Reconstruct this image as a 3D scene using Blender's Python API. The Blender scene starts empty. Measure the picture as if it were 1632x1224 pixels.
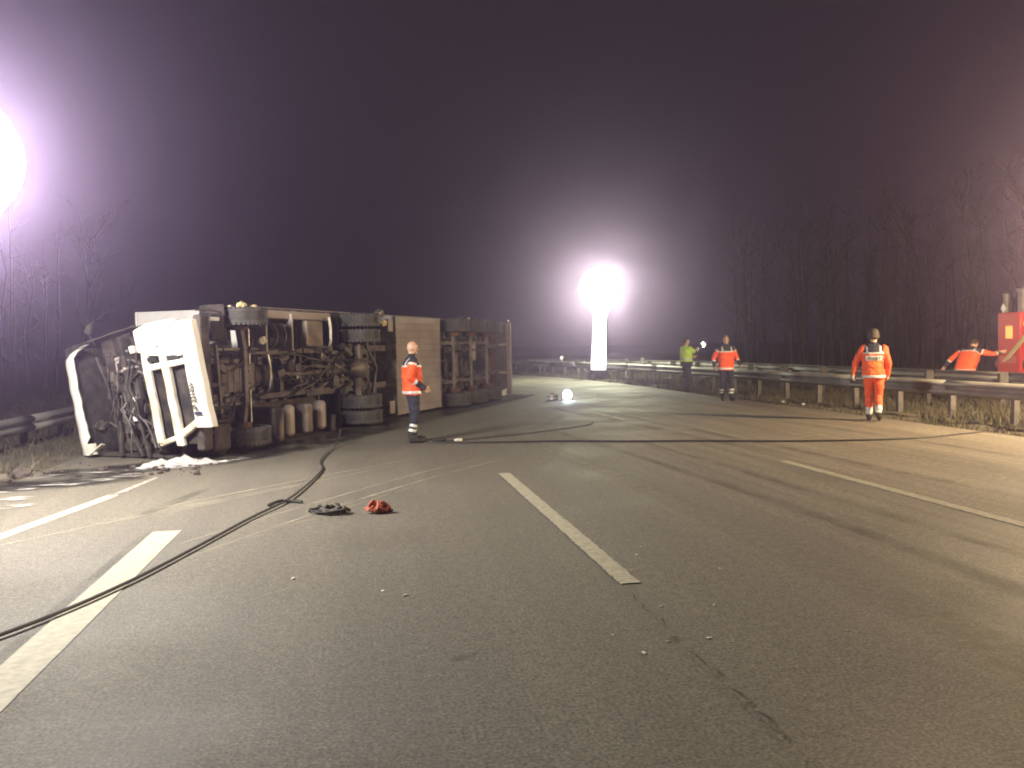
import bpy, bmesh, math, random
import numpy as np
from mathutils import Vector, Matrix, noise
R = math.radians
rnd = random.Random(7)
sc = bpy.context.scene
col = sc.collection

# ------------------------------------------------------------------ camera
cam_d = bpy.data.cameras.new("camera"); cam = bpy.data.objects.new("camera", cam_d); col.objects.link(cam)
yaw, pitch, roll = R(9.75), R(2.5), R(1.2)
fw = Vector((math.sin(yaw)*math.cos(pitch), math.cos(yaw)*math.cos(pitch), -math.sin(pitch)))
rt = Vector((math.cos(yaw), -math.sin(yaw), 0)); up = rt.cross(fw)
rr = rt*math.cos(roll) - up*math.sin(roll); uu = up*math.cos(roll) + rt*math.sin(roll)
cam.matrix_world = Matrix(((rr.x, uu.x, -fw.x, 0), (rr.y, uu.y, -fw.y, 0), (rr.z, uu.z, -fw.z, 1.7), (0, 0, 0, 1)))
cam_d.sensor_fit = 'HORIZONTAL'; cam_d.sensor_width = 36.0; cam_d.lens = 36.0*1385/1632
cam_d.clip_start = 0.05; cam_d.clip_end = 4000
sc.camera = cam

# ------------------------------------------------------------------ world, exposure
w = bpy.data.worlds.new("World"); sc.world = w; w.use_nodes = True
wn = w.node_tree.nodes; wl = w.node_tree.links
bg = wn['Background']
sky = wn.new('ShaderNodeTexSky'); sky.sky_type = 'NISHITA'; sky.sun_disc = False
sky.sun_elevation = R(-4); sky.sun_rotation = R(200)
ad = wn.new('ShaderNodeMix'); ad.data_type = 'RGBA'; ad.blend_type = 'ADD'; ad.inputs['Factor'].default_value = 1.0
sc_ = wn.new('ShaderNodeVectorMath'); sc_.operation = 'SCALE'; sc_.inputs['Scale'].default_value = 0.02
wl.new(sky.outputs[0], sc_.inputs[0]); wl.new(sc_.outputs[0], ad.inputs['A'])
ad.inputs['B'].default_value = (0.36, 0.27, 0.34, 1)          # low cloud lit from the ground
wl.new(ad.outputs['Result'], bg.inputs['Color']); bg.inputs['Strength'].default_value = 0.078
sc.view_settings.view_transform = 'Standard'; sc.view_settings.look = 'None'
sc.view_settings.exposure = 0.0; sc.view_settings.gamma = 1.0
sc.cycles.use_denoising = True
sc.cycles.max_bounces = 3; sc.cycles.use_adaptive_sampling = True; sc.cycles.adaptive_threshold = .03; sc.cycles.volume_bounces = 0
sc.cycles.sample_clamp_indirect = 4.0
sc.cycles.filter_width = 1.9
L_NEAR, L_FAR, L_WARM = 4450.0, 4400.0, 6700.0          # watts
HAZE = 0.0050

# ------------------------------------------------------------------ materials
MATS = {}
def mat(name, color, rough=0.7, metal=0.0, var=None, scale=8.0, bump=0.0, bscale=60.0, emit=None, estr=0.0, coat=0.0, detail=5.0, lo=.35, hi=.65):
    m = bpy.data.materials.new(name); m.use_nodes = True; MATS[name] = m
    n = m.node_tree.nodes; l = m.node_tree.links; b = n['Principled BSDF']
    b.inputs['Base Color'].default_value = (*color, 1); b.inputs['Roughness'].default_value = rough; b.inputs['Metallic'].default_value = metal
    b.inputs['Coat Weight'].default_value = coat
    tc = n.new('ShaderNodeTexCoord')
    if var is not None:
        t = n.new('ShaderNodeTexNoise'); t.inputs['Scale'].default_value = scale; t.inputs['Detail'].default_value = detail
        l.new(tc.outputs['Object'], t.inputs['Vector'])
        r = n.new('ShaderNodeMapRange'); r.inputs['From Min'].default_value = lo; r.inputs['From Max'].default_value = hi
        l.new(t.outputs['Fac'], r.inputs['Value'])
        mx = n.new('ShaderNodeMix'); mx.data_type = 'RGBA'
        mx.inputs['A'].default_value = (*color, 1); mx.inputs['B'].default_value = (*var, 1)
        l.new(r.outputs[0], mx.inputs['Factor']); l.new(mx.outputs['Result'], b.inputs['Base Color'])
    if bump:
        t2 = n.new('ShaderNodeTexNoise'); t2.inputs['Scale'].default_value = bscale; t2.inputs['Detail'].default_value = 4
        l.new(tc.outputs['Object'], t2.inputs['Vector'])
        bp = n.new('ShaderNodeBump'); bp.inputs['Strength'].default_value = bump; bp.inputs['Distance'].default_value = 0.02
        l.new(t2.outputs['Fac'], bp.inputs['Height']); l.new(bp.outputs[0], b.inputs['Normal'])
    if emit:
        b.inputs['Emission Color'].default_value = (*emit, 1); b.inputs['Emission Strength'].default_value = estr
    return m
mat('rubber', (.038, .037, .038), .75, 0, (.085, .078, .074), 5, .3, 40)
mat('rim_steel', (.16, .155, .15), .5, .6, (.07, .05, .04), 6)
mat('chassis_paint', (.085, .078, .08), .55, .15, (.18, .155, .145), 4, .2, 30)
mat('grimy_metal', (.20, .18, .175), .55, .25, (.09, .075, .068), 3.5, .3, 25)
mat('bare_metal', (.34, .32, .30), .4, .7, (.16, .14, .12), 6, .1, 30)
mat('chrome', (.75, .75, .76), .12, 1.0)
mat('black_gloss', (.02, .02, .022), .12, .3, coat=.6)
mat('tank_paint', (.24, .20, .17), .5, .1, (.14, .115, .095), 5, .1, 30)
mat('char', (.012, .010, .011), .95, 0, (.05, .04, .036), 6, .6, 14)
mat('burnt_steel', (.028, .024, .023), .75, .3, (.10, .08, .07), 5, .5, 22)
mat('rust', (.16, .08, .055), .8, .2, (.07, .045, .04), 7, .4, 30)
mat('cab_white', (.78, .76, .70), .38, 0, (.70, .66, .56), 3, coat=.3)
mat('sooty_white', (.72, .68, .58), .5, 0, (.42, .37, .28), 3.2, .1, 20, lo=.4, hi=.62)
mat('trailer_white', (.74, .72, .70), .45, 0, (.62, .59, .56), 2)
mat('trailer_floor', (.16, .14, .135), .8, 0, (.09, .08, .08), 3)
mat('panel_grey', (.36, .31, .285), .55, .1, (.28, .24, .22), 1.6, .08, 12)
mat('plate_white', (.85, .82, .7), .4)
mat('plate_ink', (.02, .02, .02), .5)
mat('plate_blue', (.03, .035, .07), .5)
mat('lamp_glass', (.7, .7, .72), .15, 0, coat=.5)
mat('cream_foam', (.8, .72, .4), .8, 0, (.6, .5, .25), 20)
mat('foam', (.5, .49, .48), .9, 0, (.28, .27, .26), 9, .8, 40)
mat('galvanised', (.29, .278, .255), .6, .25, (.19, .178, .16), 1.4, .1, 20)
mat('zinc_post', (.13, .122, .11), .7, .2, (.08, .075, .066), 4)
mat('red_reflector', (.6, .15, .12), .4)
mat('white_reflector', (.8, .8, .8), .3)
mat('line_paint', (.47, .435, .325), .7, 0, (.33, .305, .23), 16, .4, 160, detail=8)
mat('line_worn', (.5, .46, .38), .7, 0, (.15, .135, .12), 9, .4, 160)
mat('hose_black', (.018, .016, .017), .6, 0, (.035, .03, .03), 10)
mat('orange_cloth', (.95, .13, .035), .75, 0, (.80, .085, .02), 9, .35, 22)
mat('orange_light', (1.0, .22, .04), .75, 0, (.92, .15, .03), 9, .35, 22)
mat('yellow_cloth', (.55, .85, .03), .75, 0, (.45, .7, .02), 9, .35, 22)
mat('navy_cloth', (.018, .020, .036), .85, 0, (.030, .032, .05), 9, .35, 22)
mat('reflective', (.74, .73, .70), .4, .1, (.58, .57, .54), 14)
mat('skin', (.58, .36, .25), .5, 0, (.50, .29, .20), 14)
mat('hair_dark', (.035, .025, .018), .7, 0, (.06, .045, .03), 40, .4, 90)
mat('eye_dark', (.02, .015, .012), .3)
mat('lip', (.38, .17, .14), .5)
mat('leather', (.015, .014, .014), .5, 0, (.035, .03, .028), 12)
mat('glove', (.62, .52, .36), .8, 0, (.5, .4, .28), 12)
mat('grey_rope', (.20, .18, .16), .9, 0, (.09, .08, .075), 14)
mat('black_strap', (.03, .028, .026), .8)
mat('red_strap', (.52, .15, .09), .8, 0, (.38, .09, .05), 10)
mat('paper', (.75, .72, .66), .8)
mat('bark', (.055, .047, .042), .9, 0, (.035, .03, .027), 5, .5, 20)
mat('grass', (.060, .068, .030), .8, 0, (.09, .08, .045), .9)
mat('dead_grass', (.105, .088, .058), .85, 0, (.065, .055, .036), 1.2)
mat('clod', (.06, .048, .04), .95, 0, (.11, .09, .07), 6, .6, 20)
mat('red_paint', (.62, .035, .02), .4, 0, (.5, .025, .015), 2, coat=.3)
mat('dark_plastic', (.02, .02, .021), .5)
mat('fluted_metal', (.20, .19, .18), .5, .3, (.12, .11, .10), 5)
mat('pale_yellow', (.75, .65, .3), .5)
mat('glass_dark', (.01, .012, .014), .08, 0, coat=.5)
mat('tube_glow', (.9, .9, .9), .6, emit=(.96, 1.0, .96), estr=2.2)
mat('lamp_blue', (1, 1, 1), .6, emit=(.75, .9, 1.0), estr=70)
mat('torch_lens', (1, 1, 1), .6, emit=(1.0, .93, .75), estr=45)
mat('amber', (.9, .35, .02), .4, emit=(1.0, .42, .03), estr=9)
mat('amber_glow', (.9, .3, .05), .4, emit=(1.0, .30, .06), estr=1.6)

def glow_fabric(name, color, strength):
    """thin lit fabric: glows itself and lets the lamp inside shine through"""
    m = bpy.data.materials.new(name); m.use_nodes = True; MATS[name] = m; n = m.node_tree.nodes; l = m.node_tree.links; n.remove(n['Principled BSDF'])
    e = n.new('ShaderNodeEmission'); e.inputs[0].default_value = (*color, 1); e.inputs[1].default_value = strength
    t = n.new('ShaderNodeBsdfTransparent'); a = n.new('ShaderNodeAddShader')
    l.new(e.outputs[0], a.inputs[0]); l.new(t.outputs[0], a.inputs[1]); l.new(a.outputs[0], n['Material Output'].inputs['Surface'])
glow_fabric('lamp_white', (1.0, .96, 1.0), 3.0); glow_fabric('lamp_far', (1.0, 1.0, .95), 3.0); glow_fabric('lamp_warm', (1.0, .85, .6), 3.0)
def bulb(parent, z, r, power, color, x=0):
    d = bpy.data.lights.new('bulb', 'POINT'); d.energy = power; d.color = color; d.shadow_soft_size = r
    o = bpy.data.objects.new('bulb', d); col.objects.link(o); o.parent = parent; o.location = (x, 0, z); return o
def asphalt():
    m = bpy.data.materials.new('asphalt'); m.use_nodes = True; MATS['asphalt'] = m
    n = m.node_tree.nodes; l = m.node_tree.links; b = n['Principled BSDF']
    tc = n.new('ShaderNodeTexCoord')
    def nz(scale, detail, vec, rough=.5):
        t = n.new('ShaderNodeTexNoise'); t.inputs['Scale'].default_value = scale; t.inputs['Detail'].default_value = detail
        t.inputs['Roughness'].default_value = rough
        l.new(vec, t.inputs['Vector']); return t.outputs['Fac']
    def mapr(v, a, c, d=0., e=1.):
        r = n.new('ShaderNodeMapRange'); r.inputs['From Min'].default_value = a; r.inputs['From Max'].default_value = c
        r.inputs['To Min'].default_value = d; r.inputs['To Max'].default_value = e; l.new(v, r.inputs['Value']); return r.outputs[0]
    def mix(fac, A, B, blend='MIX'):
        x = n.new('ShaderNodeMix'); x.data_type = 'RGBA'; x.blend_type = blend
        for s, v in (('Factor', fac), ('A', A), ('B', B)):
            if isinstance(v, tuple): x.inputs[s].default_value = (*v, 1)
            elif isinstance(v, float): x.inputs[s].default_value = v
            else: l.new(v, x.inputs[s])
        return x.outputs['Result']
    P = tc.outputs['Object']
    mp = n.new('ShaderNodeMapping'); mp.inputs['Scale'].default_value = (1.0, .035, 1.0); l.new(P, mp.inputs['Vector'])
    streak = nz(1.7, 4, mp.outputs[0], .6)                 # wear and dust drawn out along the lanes
    mp2 = n.new('ShaderNodeMapping'); mp2.inputs['Scale'].default_value = (1.0, .05, 1.0); mp2.inputs['Location'].default_value = (3.1, 0, 0); l.new(P, mp2.inputs['Vector'])
    streak2 = nz(5.0, 3, mp2.outputs[0], .55)
    patch = nz(.55, 5, P); fine = nz(52, 7, P, .85); mid = nz(14, 6, P, .75)
    sx = n.new('ShaderNodeSeparateXYZ'); l.new(P, sx.inputs[0])
    dusty_lit = mapr(sx.outputs['X'], 2.9, 6.2)                 # outer lanes: pale dust, coloured brighter still for the warm light there
    c = mix(mapr(patch, .35, .65), (.116, .104, .084), (.143, .129, .103))
    c = mix(mapr(streak, .35, .68), c, (.170, .150, .116))
    dst_lit = mix(mapr(streak2, .40, .62), (.160, .140, .115), (.275, .238, .182))
    f = n.new('ShaderNodeMath'); f.operation = 'MULTIPLY'; l.new(dusty_lit, f.inputs[0]); f.inputs[1].default_value = .85
    c = mix(f.outputs[0], c, dst_lit)
    c = mix(mapr(mid, .40, .62, 0., .8), c, (.088, .078, .064))
    sp = mapr(fine, .40, .60, .25, 1.75)
    cmb = n.new('ShaderNodeCombineColor')
    for k in range(3): l.new(sp, cmb.inputs[k])
    c = mix(1.0, c, cmb.outputs[0], 'MULTIPLY')
    l.new(c, b.inputs['Base Color'])
    l.new(mapr(patch, .3, .7, .62, .85), b.inputs['Roughness'])
    bp = n.new('ShaderNodeBump'); bp.inputs['Strength'].default_value = .6; bp.inputs['Distance'].default_value = .008
    l.new(fine, bp.inputs['Height']); l.new(bp.outputs[0], b.inputs['Normal'])
asphalt()

def decal(name, color, alpha, scale, lo, hi, rough=.8, stretch=(1, 1, 1)):
    """a stain: its own colour, broken up by noise and fading to the edge through the vertex value 'edge'"""
    m = bpy.data.materials.new(name); m.use_nodes = True; MATS[name] = m
    n = m.node_tree.nodes; l = m.node_tree.links; b = n['Principled BSDF']
    b.inputs['Base Color'].default_value = (*color, 1); b.inputs['Roughness'].default_value = rough
    tc = n.new('ShaderNodeTexCoord'); mp = n.new('ShaderNodeMapping'); mp.inputs['Scale'].default_value = stretch
    l.new(tc.outputs['Object'], mp.inputs[0])
    t = n.new('ShaderNodeTexNoise'); t.inputs['Scale'].default_value = scale; t.inputs['Detail'].default_value = 6; l.new(mp.outputs[0], t.inputs[0])
    r = n.new('ShaderNodeMapRange'); r.inputs['From Min'].default_value = lo; r.inputs['From Max'].default_value = hi; l.new(t.outputs['Fac'], r.inputs[0])
    at = n.new('ShaderNodeAttribute'); at.attribute_name = 'edge'
    m1 = n.new('ShaderNodeMath'); m1.operation = 'MULTIPLY'; l.new(r.outputs[0], m1.inputs[0]); l.new(at.outputs['Fac'], m1.inputs[1])
    m2 = n.new('ShaderNodeMath'); m2.operation = 'MULTIPLY'; l.new(m1.outputs[0], m2.inputs[0]); m2.inputs[1].default_value = alpha
    l.new(m2.outputs[0], b.inputs['Alpha'])
decal('scrape', (.44, .39, .29), .55, 2.4, .30, .72)
decal('skid', (.03, .027, .026), .36, 1.8, .30, .8)
decal('dust', (.26, .225, .17), .42, 7.0, .2, .8)
decal('oil', (.012, .011, .012), .85, 1.6, .25, .6, .35)
decal('residue', (.55, .51, .48), .75, 3.5, .50, .66, .8, (.8, 2.2, 1))
decal('crack', (.02, .018, .018), .8, 11.0, .38, .62)

# ------------------------------------------------------------------ mesh helpers
class MB:
    def __init__(s): s.v = []; s.f = []; s.warp = None
    def add(s, vs, fs):
        o = len(s.v); s.v += [tuple(v) for v in vs]; s.f += [tuple(i+o for i in f) for f in fs]; return s
    def box(s, c, d, rot=None):
        x, y, z = (k/2 for k in d); vs = [Vector((a*x, b*y, e*z)) for a in (-1, 1) for b in (-1, 1) for e in (-1, 1)]
        if rot: M = Matrix.Rotation(rot[1], 3, rot[0]) if isinstance(rot, tuple) else rot; vs = [M @ v for v in vs]
        return s.add([v+Vector(c) for v in vs], [(0, 1, 3, 2), (4, 6, 7, 5), (0, 4, 5, 1), (2, 3, 7, 6), (0, 2, 6, 4), (1, 5, 7, 3)])
    def bb(s, x0, x1, y0, y1, z0, z1): return s.box(((x0+x1)/2, (y0+y1)/2, (z0+z1)/2), (abs(x1-x0), abs(y1-y0), abs(z1-z0)))
    def bar(s, p0, p1, wd, ht, upv=(0, 0, 1)):
        p0, p1 = Vector(p0), Vector(p1); d = (p1-p0).normalized(); u = Vector(upv)
        a = d.cross(u)
        if a.length < 1e-4: a = d.cross(Vector((1, 0, 0)))
        a.normalize(); u = a.cross(d)
        vs = [p+a*i*wd/2+u*j*ht/2 for p in (p0, p1) for i, j in ((-1, -1), (1, -1), (1, 1), (-1, 1))]
        return s.add(vs, [(3, 2, 1, 0), (4, 5, 6, 7), (0, 1, 5, 4), (1, 2, 6, 5), (2, 3, 7, 6), (3, 0, 4, 7)])
    def tube(s, pts, r, n=8, cap=True):
        pts = [Vector(p) for p in pts]; k = len(pts); rs = r if isinstance(r, (list, tuple)) else [r]*k
        vs = []; a = None
        for i, p in enumerate(pts):
            d = (pts[min(i+1, k-1)]-pts[max(i-1, 0)]).normalized()
            if a is None:
                a = d.orthogonal().normalized()
            else:
                a = (a-d*a.dot(d)); a = a.normalized() if a.length > 1e-5 else d.orthogonal().normalized()
            b = d.cross(a)
            vs += [p+(a*math.cos(t)+b*math.sin(t))*rs[i] for t in [2*math.pi*j/n for j in range(n)]]
        fs = [(i*n+j, i*n+(j+1) % n, (i+1)*n+(j+1) % n, (i+1)*n+j) for i in range(k-1) for j in range(n)]
        if cap: fs += [tuple(range(n))[::-1], tuple((k-1)*n+j for j in range(n))]
        return s.add(vs, fs)
    def cyl(s, p0, p1, r0, r1=None, n=12): return s.tube([p0, p1], [r0, r0 if r1 is None else r1], n)
    def lathe(s, c, axis, prof, n=24):
        """prof: list of (radius, offset along axis); closed by fans where radius is 0"""
        ax = Vector(axis).normalized(); a = ax.orthogonal().normalized(); b = ax.cross(a); c = Vector(c)
        vs = []; fs = []
        for r, h in prof: vs += [c+ax*h+(a*math.cos(2*math.pi*j/n)+b*math.sin(2*math.pi*j/n))*max(r, 1e-4) for j in range(n)]
        for i in range(len(prof)-1):
            fs += [(i*n+j, i*n+(j+1) % n, (i+1)*n+(j+1) % n, (i+1)*n+j) for j in range(n)]
        return s.add(vs, fs)
    def ell(s, c, r, n=12, m=8):
        c = Vector(c); vs = [c+Vector((0, 0, -r[2]))]
        for i in range(1, m):
            t = math.pi*i/m-math.pi/2
            vs += [c+Vector((r[0]*math.cos(t)*math.cos(2*math.pi*j/n), r[1]*math.cos(t)*math.sin(2*math.pi*j/n), r[2]*math.sin(t))) for j in range(n)]
        vs.append(c+Vector((0, 0, r[2]))); L = len(vs)-1
        fs = [(0, 1+(j+1) % n, 1+j) for j in range(n)]
        for i in range(m-2): fs += [(1+i*n+j, 1+i*n+(j+1) % n, 1+(i+1)*n+(j+1) % n, 1+(i+1)*n+j) for j in range(n)]
        fs += [(1+(m-2)*n+j, 1+(m-2)*n+(j+1) % n, L) for j in range(n)]
        return s.add(vs, fs)
    def prism(s, poly, a0, a1, ax='y'):
        """polygon in the plane normal to ax, given a thickness"""
        def P(q, t): return {'y': (q[0], t, q[1]), 'x': (t, q[0], q[1]), 'z': (q[0], q[1], t)}[ax]
        n = len(poly); vs = [P(q, a0) for q in poly]+[P(q, a1) for q in poly]
        fs = [tuple(range(n)), tuple(range(2*n-1, n-1, -1))]+[(i, n+i, n+(i+1) % n, (i+1) % n) for i in range(n)]
        return s.add(vs, fs)
    def build(s, name, m, parent=None, smooth=False, bevel=0, auto=None, loc=None):
        vs = [s.warp(v) for v in s.v] if s.warp else s.v
        me = bpy.data.meshes.new(name); me.from_pydata([tuple(v) for v in vs], [], s.f)
        bm = bmesh.new(); bm.from_mesh(me); bmesh.ops.recalc_face_normals(bm, faces=bm.faces); bm.to_mesh(me); bm.free()
        if smooth:
            for p in me.polygons: p.use_smooth = True
            me.set_sharp_from_angle(angle=R(auto or 40))
        me.materials.append(MATS[m] if isinstance(m, str) else m)
        o = bpy.data.objects.new(name, me); col.objects.link(o)
        if parent: o.parent = parent
        if loc: o.location = loc
        if bevel:
            b = o.modifiers.new('bevel', 'BEVEL'); b.width = bevel; b.segments = 2; b.limit_method = 'ANGLE'; b.angle_limit = R(35)
        return o
def tag(o, label=None, cat=None, group=None, kind=None):
    for k, v in (('label', label), ('category', cat), ('group', group), ('kind', kind)):
        if v: o[k] = v
    return o
def empty(name, loc=(0, 0, 0), rz=0, label=None, cat=None, group=None, parent=None):
    o = bpy.data.objects.new(name, None); col.objects.link(o); o.location = loc; o.rotation_euler = (0, 0, rz)
    o.empty_display_size = .1
    if parent: o.parent = parent
    return tag(o, label, cat, group)
def copy_tree(o, parent=None):
    c = o.copy(); col.objects.link(c); c.parent = parent
    for ch in list(o.children): copy_tree(ch, c)
    return c
def spline(pts, n=8):
    pts = [Vector(p) for p in pts]; out = []
    for i in range(len(pts)-1):
        p0, p1, p2, p3 = pts[max(i-1, 0)], pts[i], pts[i+1], pts[min(i+2, len(pts)-1)]
        for k in range(n):
            t = k/n; out.append(.5*((2*p1)+(p2-p0)*t+(2*p0-5*p1+4*p2-p3)*t*t+(3*p1-p0-3*p2+p3)*t**3))
    return out+[pts[-1]]

# ------------------------------------------------------------------ setting
def bend(y): return 0 if y < 34 else -(y-34)**2/150.0           # the road swings to the left
ground = MB().add([(-900, -900, -.07), (900, -900, -.07), (900, 900, -.07), (-900, 900, -.07)], [(0, 1, 2, 3)]).build('ground', mat('soil', (.075, .066, .042), .95, 0, (.12, .10, .06), 1.1, .6, 8))
tag(ground, kind='structure')
def strip(name, x0, x1, y0, y1, z, m, step=3.0, nx=1, fall=0.0):
    mb = MB(); ys = [y0+(y1-y0)*i/max(1, int((y1-y0)/step)) for i in range(int((y1-y0)/step)+1)]
    for y in ys: mb.v += [(x0+(x1-x0)*k/nx+bend(y), y, z) for k in range(nx+1)]
    for i in range(len(ys)-1):
        for k in range(nx): a = i*(nx+1)+k; mb.f.append((a, a+1, a+nx+2, a+nx+1))
    return mb.build(name, m)
road = strip('road', -4.7, 10.9, -40, 110, 0, 'asphalt'); tag(road, kind='structure')
road2 = strip('opposite_road', 17.2, 28.5, -40, 110, .0, 'asphalt'); tag(road2, kind='structure')

def ribbed_line(name, x0, y0, x1, y1, wd, m='line_paint', pitch=.058, fill=.86, skip=0.0):
    mb = MB(); d = Vector((x1-x0, y1-y0, 0)); Ln = d.length; d.normalize(); a = Vector((d.y, -d.x, 0)); t = 0.0
    while t < Ln:
        t2 = min(t+pitch*fill, Ln)
        if rnd.random() >= skip:
            e0, e1 = wd/2+rnd.uniform(-.008, .005), wd/2+rnd.uniform(-.008, .005)
            p, q = Vector((x0, y0, 0))+d*t, Vector((x0, y0, 0))+d*t2
            vs = [p-a*e0, p+a*e1, q+a*e1, q-a*e0]
            mb.add([v+Vector((0, 0, .003)) for v in vs]+[v+Vector((0, 0, .008)) for v in vs], [(4, 5, 6, 7), (0, 1, 5, 4), (1, 2, 6, 5), (2, 3, 7, 6), (3, 0, 4, 7)])
        t += pitch
    return mb.build(name, m, road)
ribbed_line('lane_dash', 1.83, 5.86, 1.83, 11.4, .15)
ribbed_line('lane_dash', 5.80, 5.2, 5.80, 11.35, .14)
ribbed_line('lane_dash', 5.74, 17.9, 5.66, 20.7, .15, 'line_worn', .24, .8, .2)
def flat_line(name, pts, m, z=.004):
    """pts: (x, y, width); a worn flat stripe with slightly uneven edges"""
    mb = MB(); P = []
    for i in range(len(pts)-1):
        k = max(1, int(math.hypot(pts[i+1][0]-pts[i][0], pts[i+1][1]-pts[i][1])/.12))
        P += [[pts[i][c]+(pts[i+1][c]-pts[i][c])*j/k for c in range(3)] for j in range(k)]
    P.append(list(pts[-1]))
    for i, p in enumerate(P):
        q = P[min(i+1, len(P)-1)]; o = P[max(i-1, 0)]; d = Vector((q[0]-o[0], q[1]-o[1], 0)).normalized(); a = Vector((d.y, -d.x, 0))
        for s_ in (-1, 1): mb.v.append(Vector((p[0], p[1], z))+a*s_*(p[2]/2+rnd.uniform(-.0025, .0025)))
    mb.f = [(2*i, 2*i+1, 2*i+3, 2*i+2) for i in range(len(P)-1)]
    return mb.build(name, m, road)
flat_line('wide_dash', [(-1.88, 2.6, .26), (-1.88, 8.68, .26)], 'line_paint')
flat_line('edge_line', [(-4.4, 3.0, .17), (-3.42, 8.81, .16), (-3.0, 11.1, .15)], 'line_paint')
flat_line('edge_line', [(-2.98, 11.2, .10), (-2.82, 12.5, .07)], 'line_worn')

def smear(name, pts, m, z, n=6):
    """a stain along pts (x, y, width), its edges fading out"""
    S = spline([(p[0], p[1], 0) for p in pts], n); Wd = []
    for i in range(len(pts)-1): Wd += [pts[i][2]+(pts[i+1][2]-pts[i][2])*k/n for k in range(n)]
    Wd.append(pts[-1][2]); me = bpy.data.meshes.new(name); vs = []; ed = []
    N = len(S)
    for i, p in enumerate(S):
        d = (S[min(i+1, N-1)]-S[max(i-1, 0)]).normalized(); a = Vector((d.y, -d.x, 0))
        e = min(1, i/2.0, (N-1-i)/2.0)
        for t, q in ((-1, 0), (-.5, 1), (.5, 1), (1, 0)):
            vs.append(tuple(Vector((p.x, p.y, z))+a*t*Wd[i]/2)); ed.append(q*e)
    fs = [(4*i+k, 4*i+k+1, 4*i+k+5, 4*i+k+4) for i in range(N-1) for k in range(3)]
    me.from_pydata(vs, [], fs); at = me.attributes.new('edge', 'FLOAT', 'POINT'); at.data.foreach_set('value', ed)
    me.materials.append(MATS[m]); o = bpy.data.objects.new(name, me); col.objects.link(o); o.parent = road; return o
# pale scrapes swept across the lanes, tyre smears, cracks, oil
for k, (pts) in enumerate([
    [(-1.62, 7.2, .05), (-.62, 9.05, .07), (.9, 11.4, .07), (2.3, 13.2, .04)],
    [(-1.75, 7.9, .03), (-.78, 9.5, .06), (.8, 11.9, .05), (2.0, 13.3, .03)],
    [(-1.2, 7.9, .02), (-.5, 9.0, .035), (.8, 11.0, .02)],
    [(-2.6, 9.6, .05), (-1.3, 11.1, .09), (.3, 12.9, .06), (1.8, 14.2, .03)],
    [(-2.3, 9.4, .03), (-1.0, 11.0, .05), (.6, 12.9, .03)],
    [(-2.9, 9.1, .04), (-1.6, 10.5, .05), (-.4, 11.7, .04)],
    [(-.9, 6.0, .03), (-.7, 6.2, .05), (-.5, 6.4, .03)],
    [(-3.9, 7.6, .05), (-2.4, 9.5, .06), (-1.0, 11.0, .05)]]):
    smear('scrape_mark', pts, 'scrape', .0025+.0002*k)
for k, (pts) in enumerate([
    [(-2.35, 9.55, .12), (-2.15, 10.4, .22), (-1.95, 11.3, .16)],
    [(4.25, 2.5, .26), (4.3, 7.5, .24), (4.05, 12.5, .22), (3.6, 18, .2)],
    [(5.0, 4.5, .18), (4.9, 9.5, .18), (4.7, 15, .2)],
    [(6.9, 5.0, .25), (6.7, 10, .25), (6.3, 16, .25), (5.7, 24, .3)],
    [(9.2, 8.5, .3), (8.9, 14, .3), (8.5, 20, .3)],
    [(-2.02, 3.1, .10), (-2.06, 6.0, .10), (-2.05, 8.8, .12)],
    [(.42, 4.62, .05), (.5, 4.68, .09), (.60, 4.72, .04)],
    [(6.1, 12, .3), (5.6, 17.5, .35), (4.9, 24, .4)],
    [(2.0, 15.9, .3), (3.6, 17.7, .3), (5.0, 21.0, .3)],
    [(8.5, 25, .5), (5.6, 32, .5), (2.0, 38, .5)],
    [(9.8, 27, .4), (7, 34, .4), (3.5, 41, .4)]]):
    smear('tyre_smear', pts, 'skid', .0055+.0002*k)
for k, (pts) in enumerate([
    [(1.2, 8.9, .3), (2.2, 11.8, .6), (3.1, 14.5, .8), (4.3, 18.5, .8)],
    [(3.35, 1.8, .5), (3.35, 7.0, .5), (3.1, 12.5, .45), (2.6, 17, .4)],
    [(7.9, 5.5, .9), (7.8, 9.5, 1.2), (7.9, 14, 1.2), (8.2, 22, 1.0)], [(9.6, 8.5, .7), (9.5, 14, .8), (9.4, 20, .8), (9.3, 26, .7)]]):
    smear('dust_band', pts, 'dust', .0005+.0003*k)
CR = random.Random(11)
def jag(y0, y1, x, wd, n): return [(x+CR.uniform(-.022, .022), y0+(y1-y0)*i/n, wd*CR.uniform(.4, 1.3)) for i in range(n+1)]
for k, pts in enumerate([jag(5.7, 4.72, 1.75, .014, 12), jag(4.5, 4.05, 1.735, .022, 7), jag(3.98, 3.35, 1.73, .034, 9), jag(3.2, 2.6, 1.71, .02, 8), [(1.69, 4.62, .03), (1.71, 4.68, .06), (1.75, 4.74, .03)]]):
    smear('crack', pts, 'crack', .009+.0002*k, 3)
for k, (pts) in enumerate([
    [(-4.6, 13.3, 1.0), (-3.6, 13.55, 1.3), (-2.4, 14.2, 1.5), (-1.2, 15.9, 1.5), (.3, 19.0, 1.5), (2.2, 23.0, 1.6), (4.8, 28.4, 1.6), (5.4, 30, 1.2)],
    [(-5.6, 12.2, 1.2), (-4.2, 12.3, 1.3), (-3.0, 12.8, .9)]]):
    smear('oil_stain', pts, 'oil', .010+.0003*k)
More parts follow.
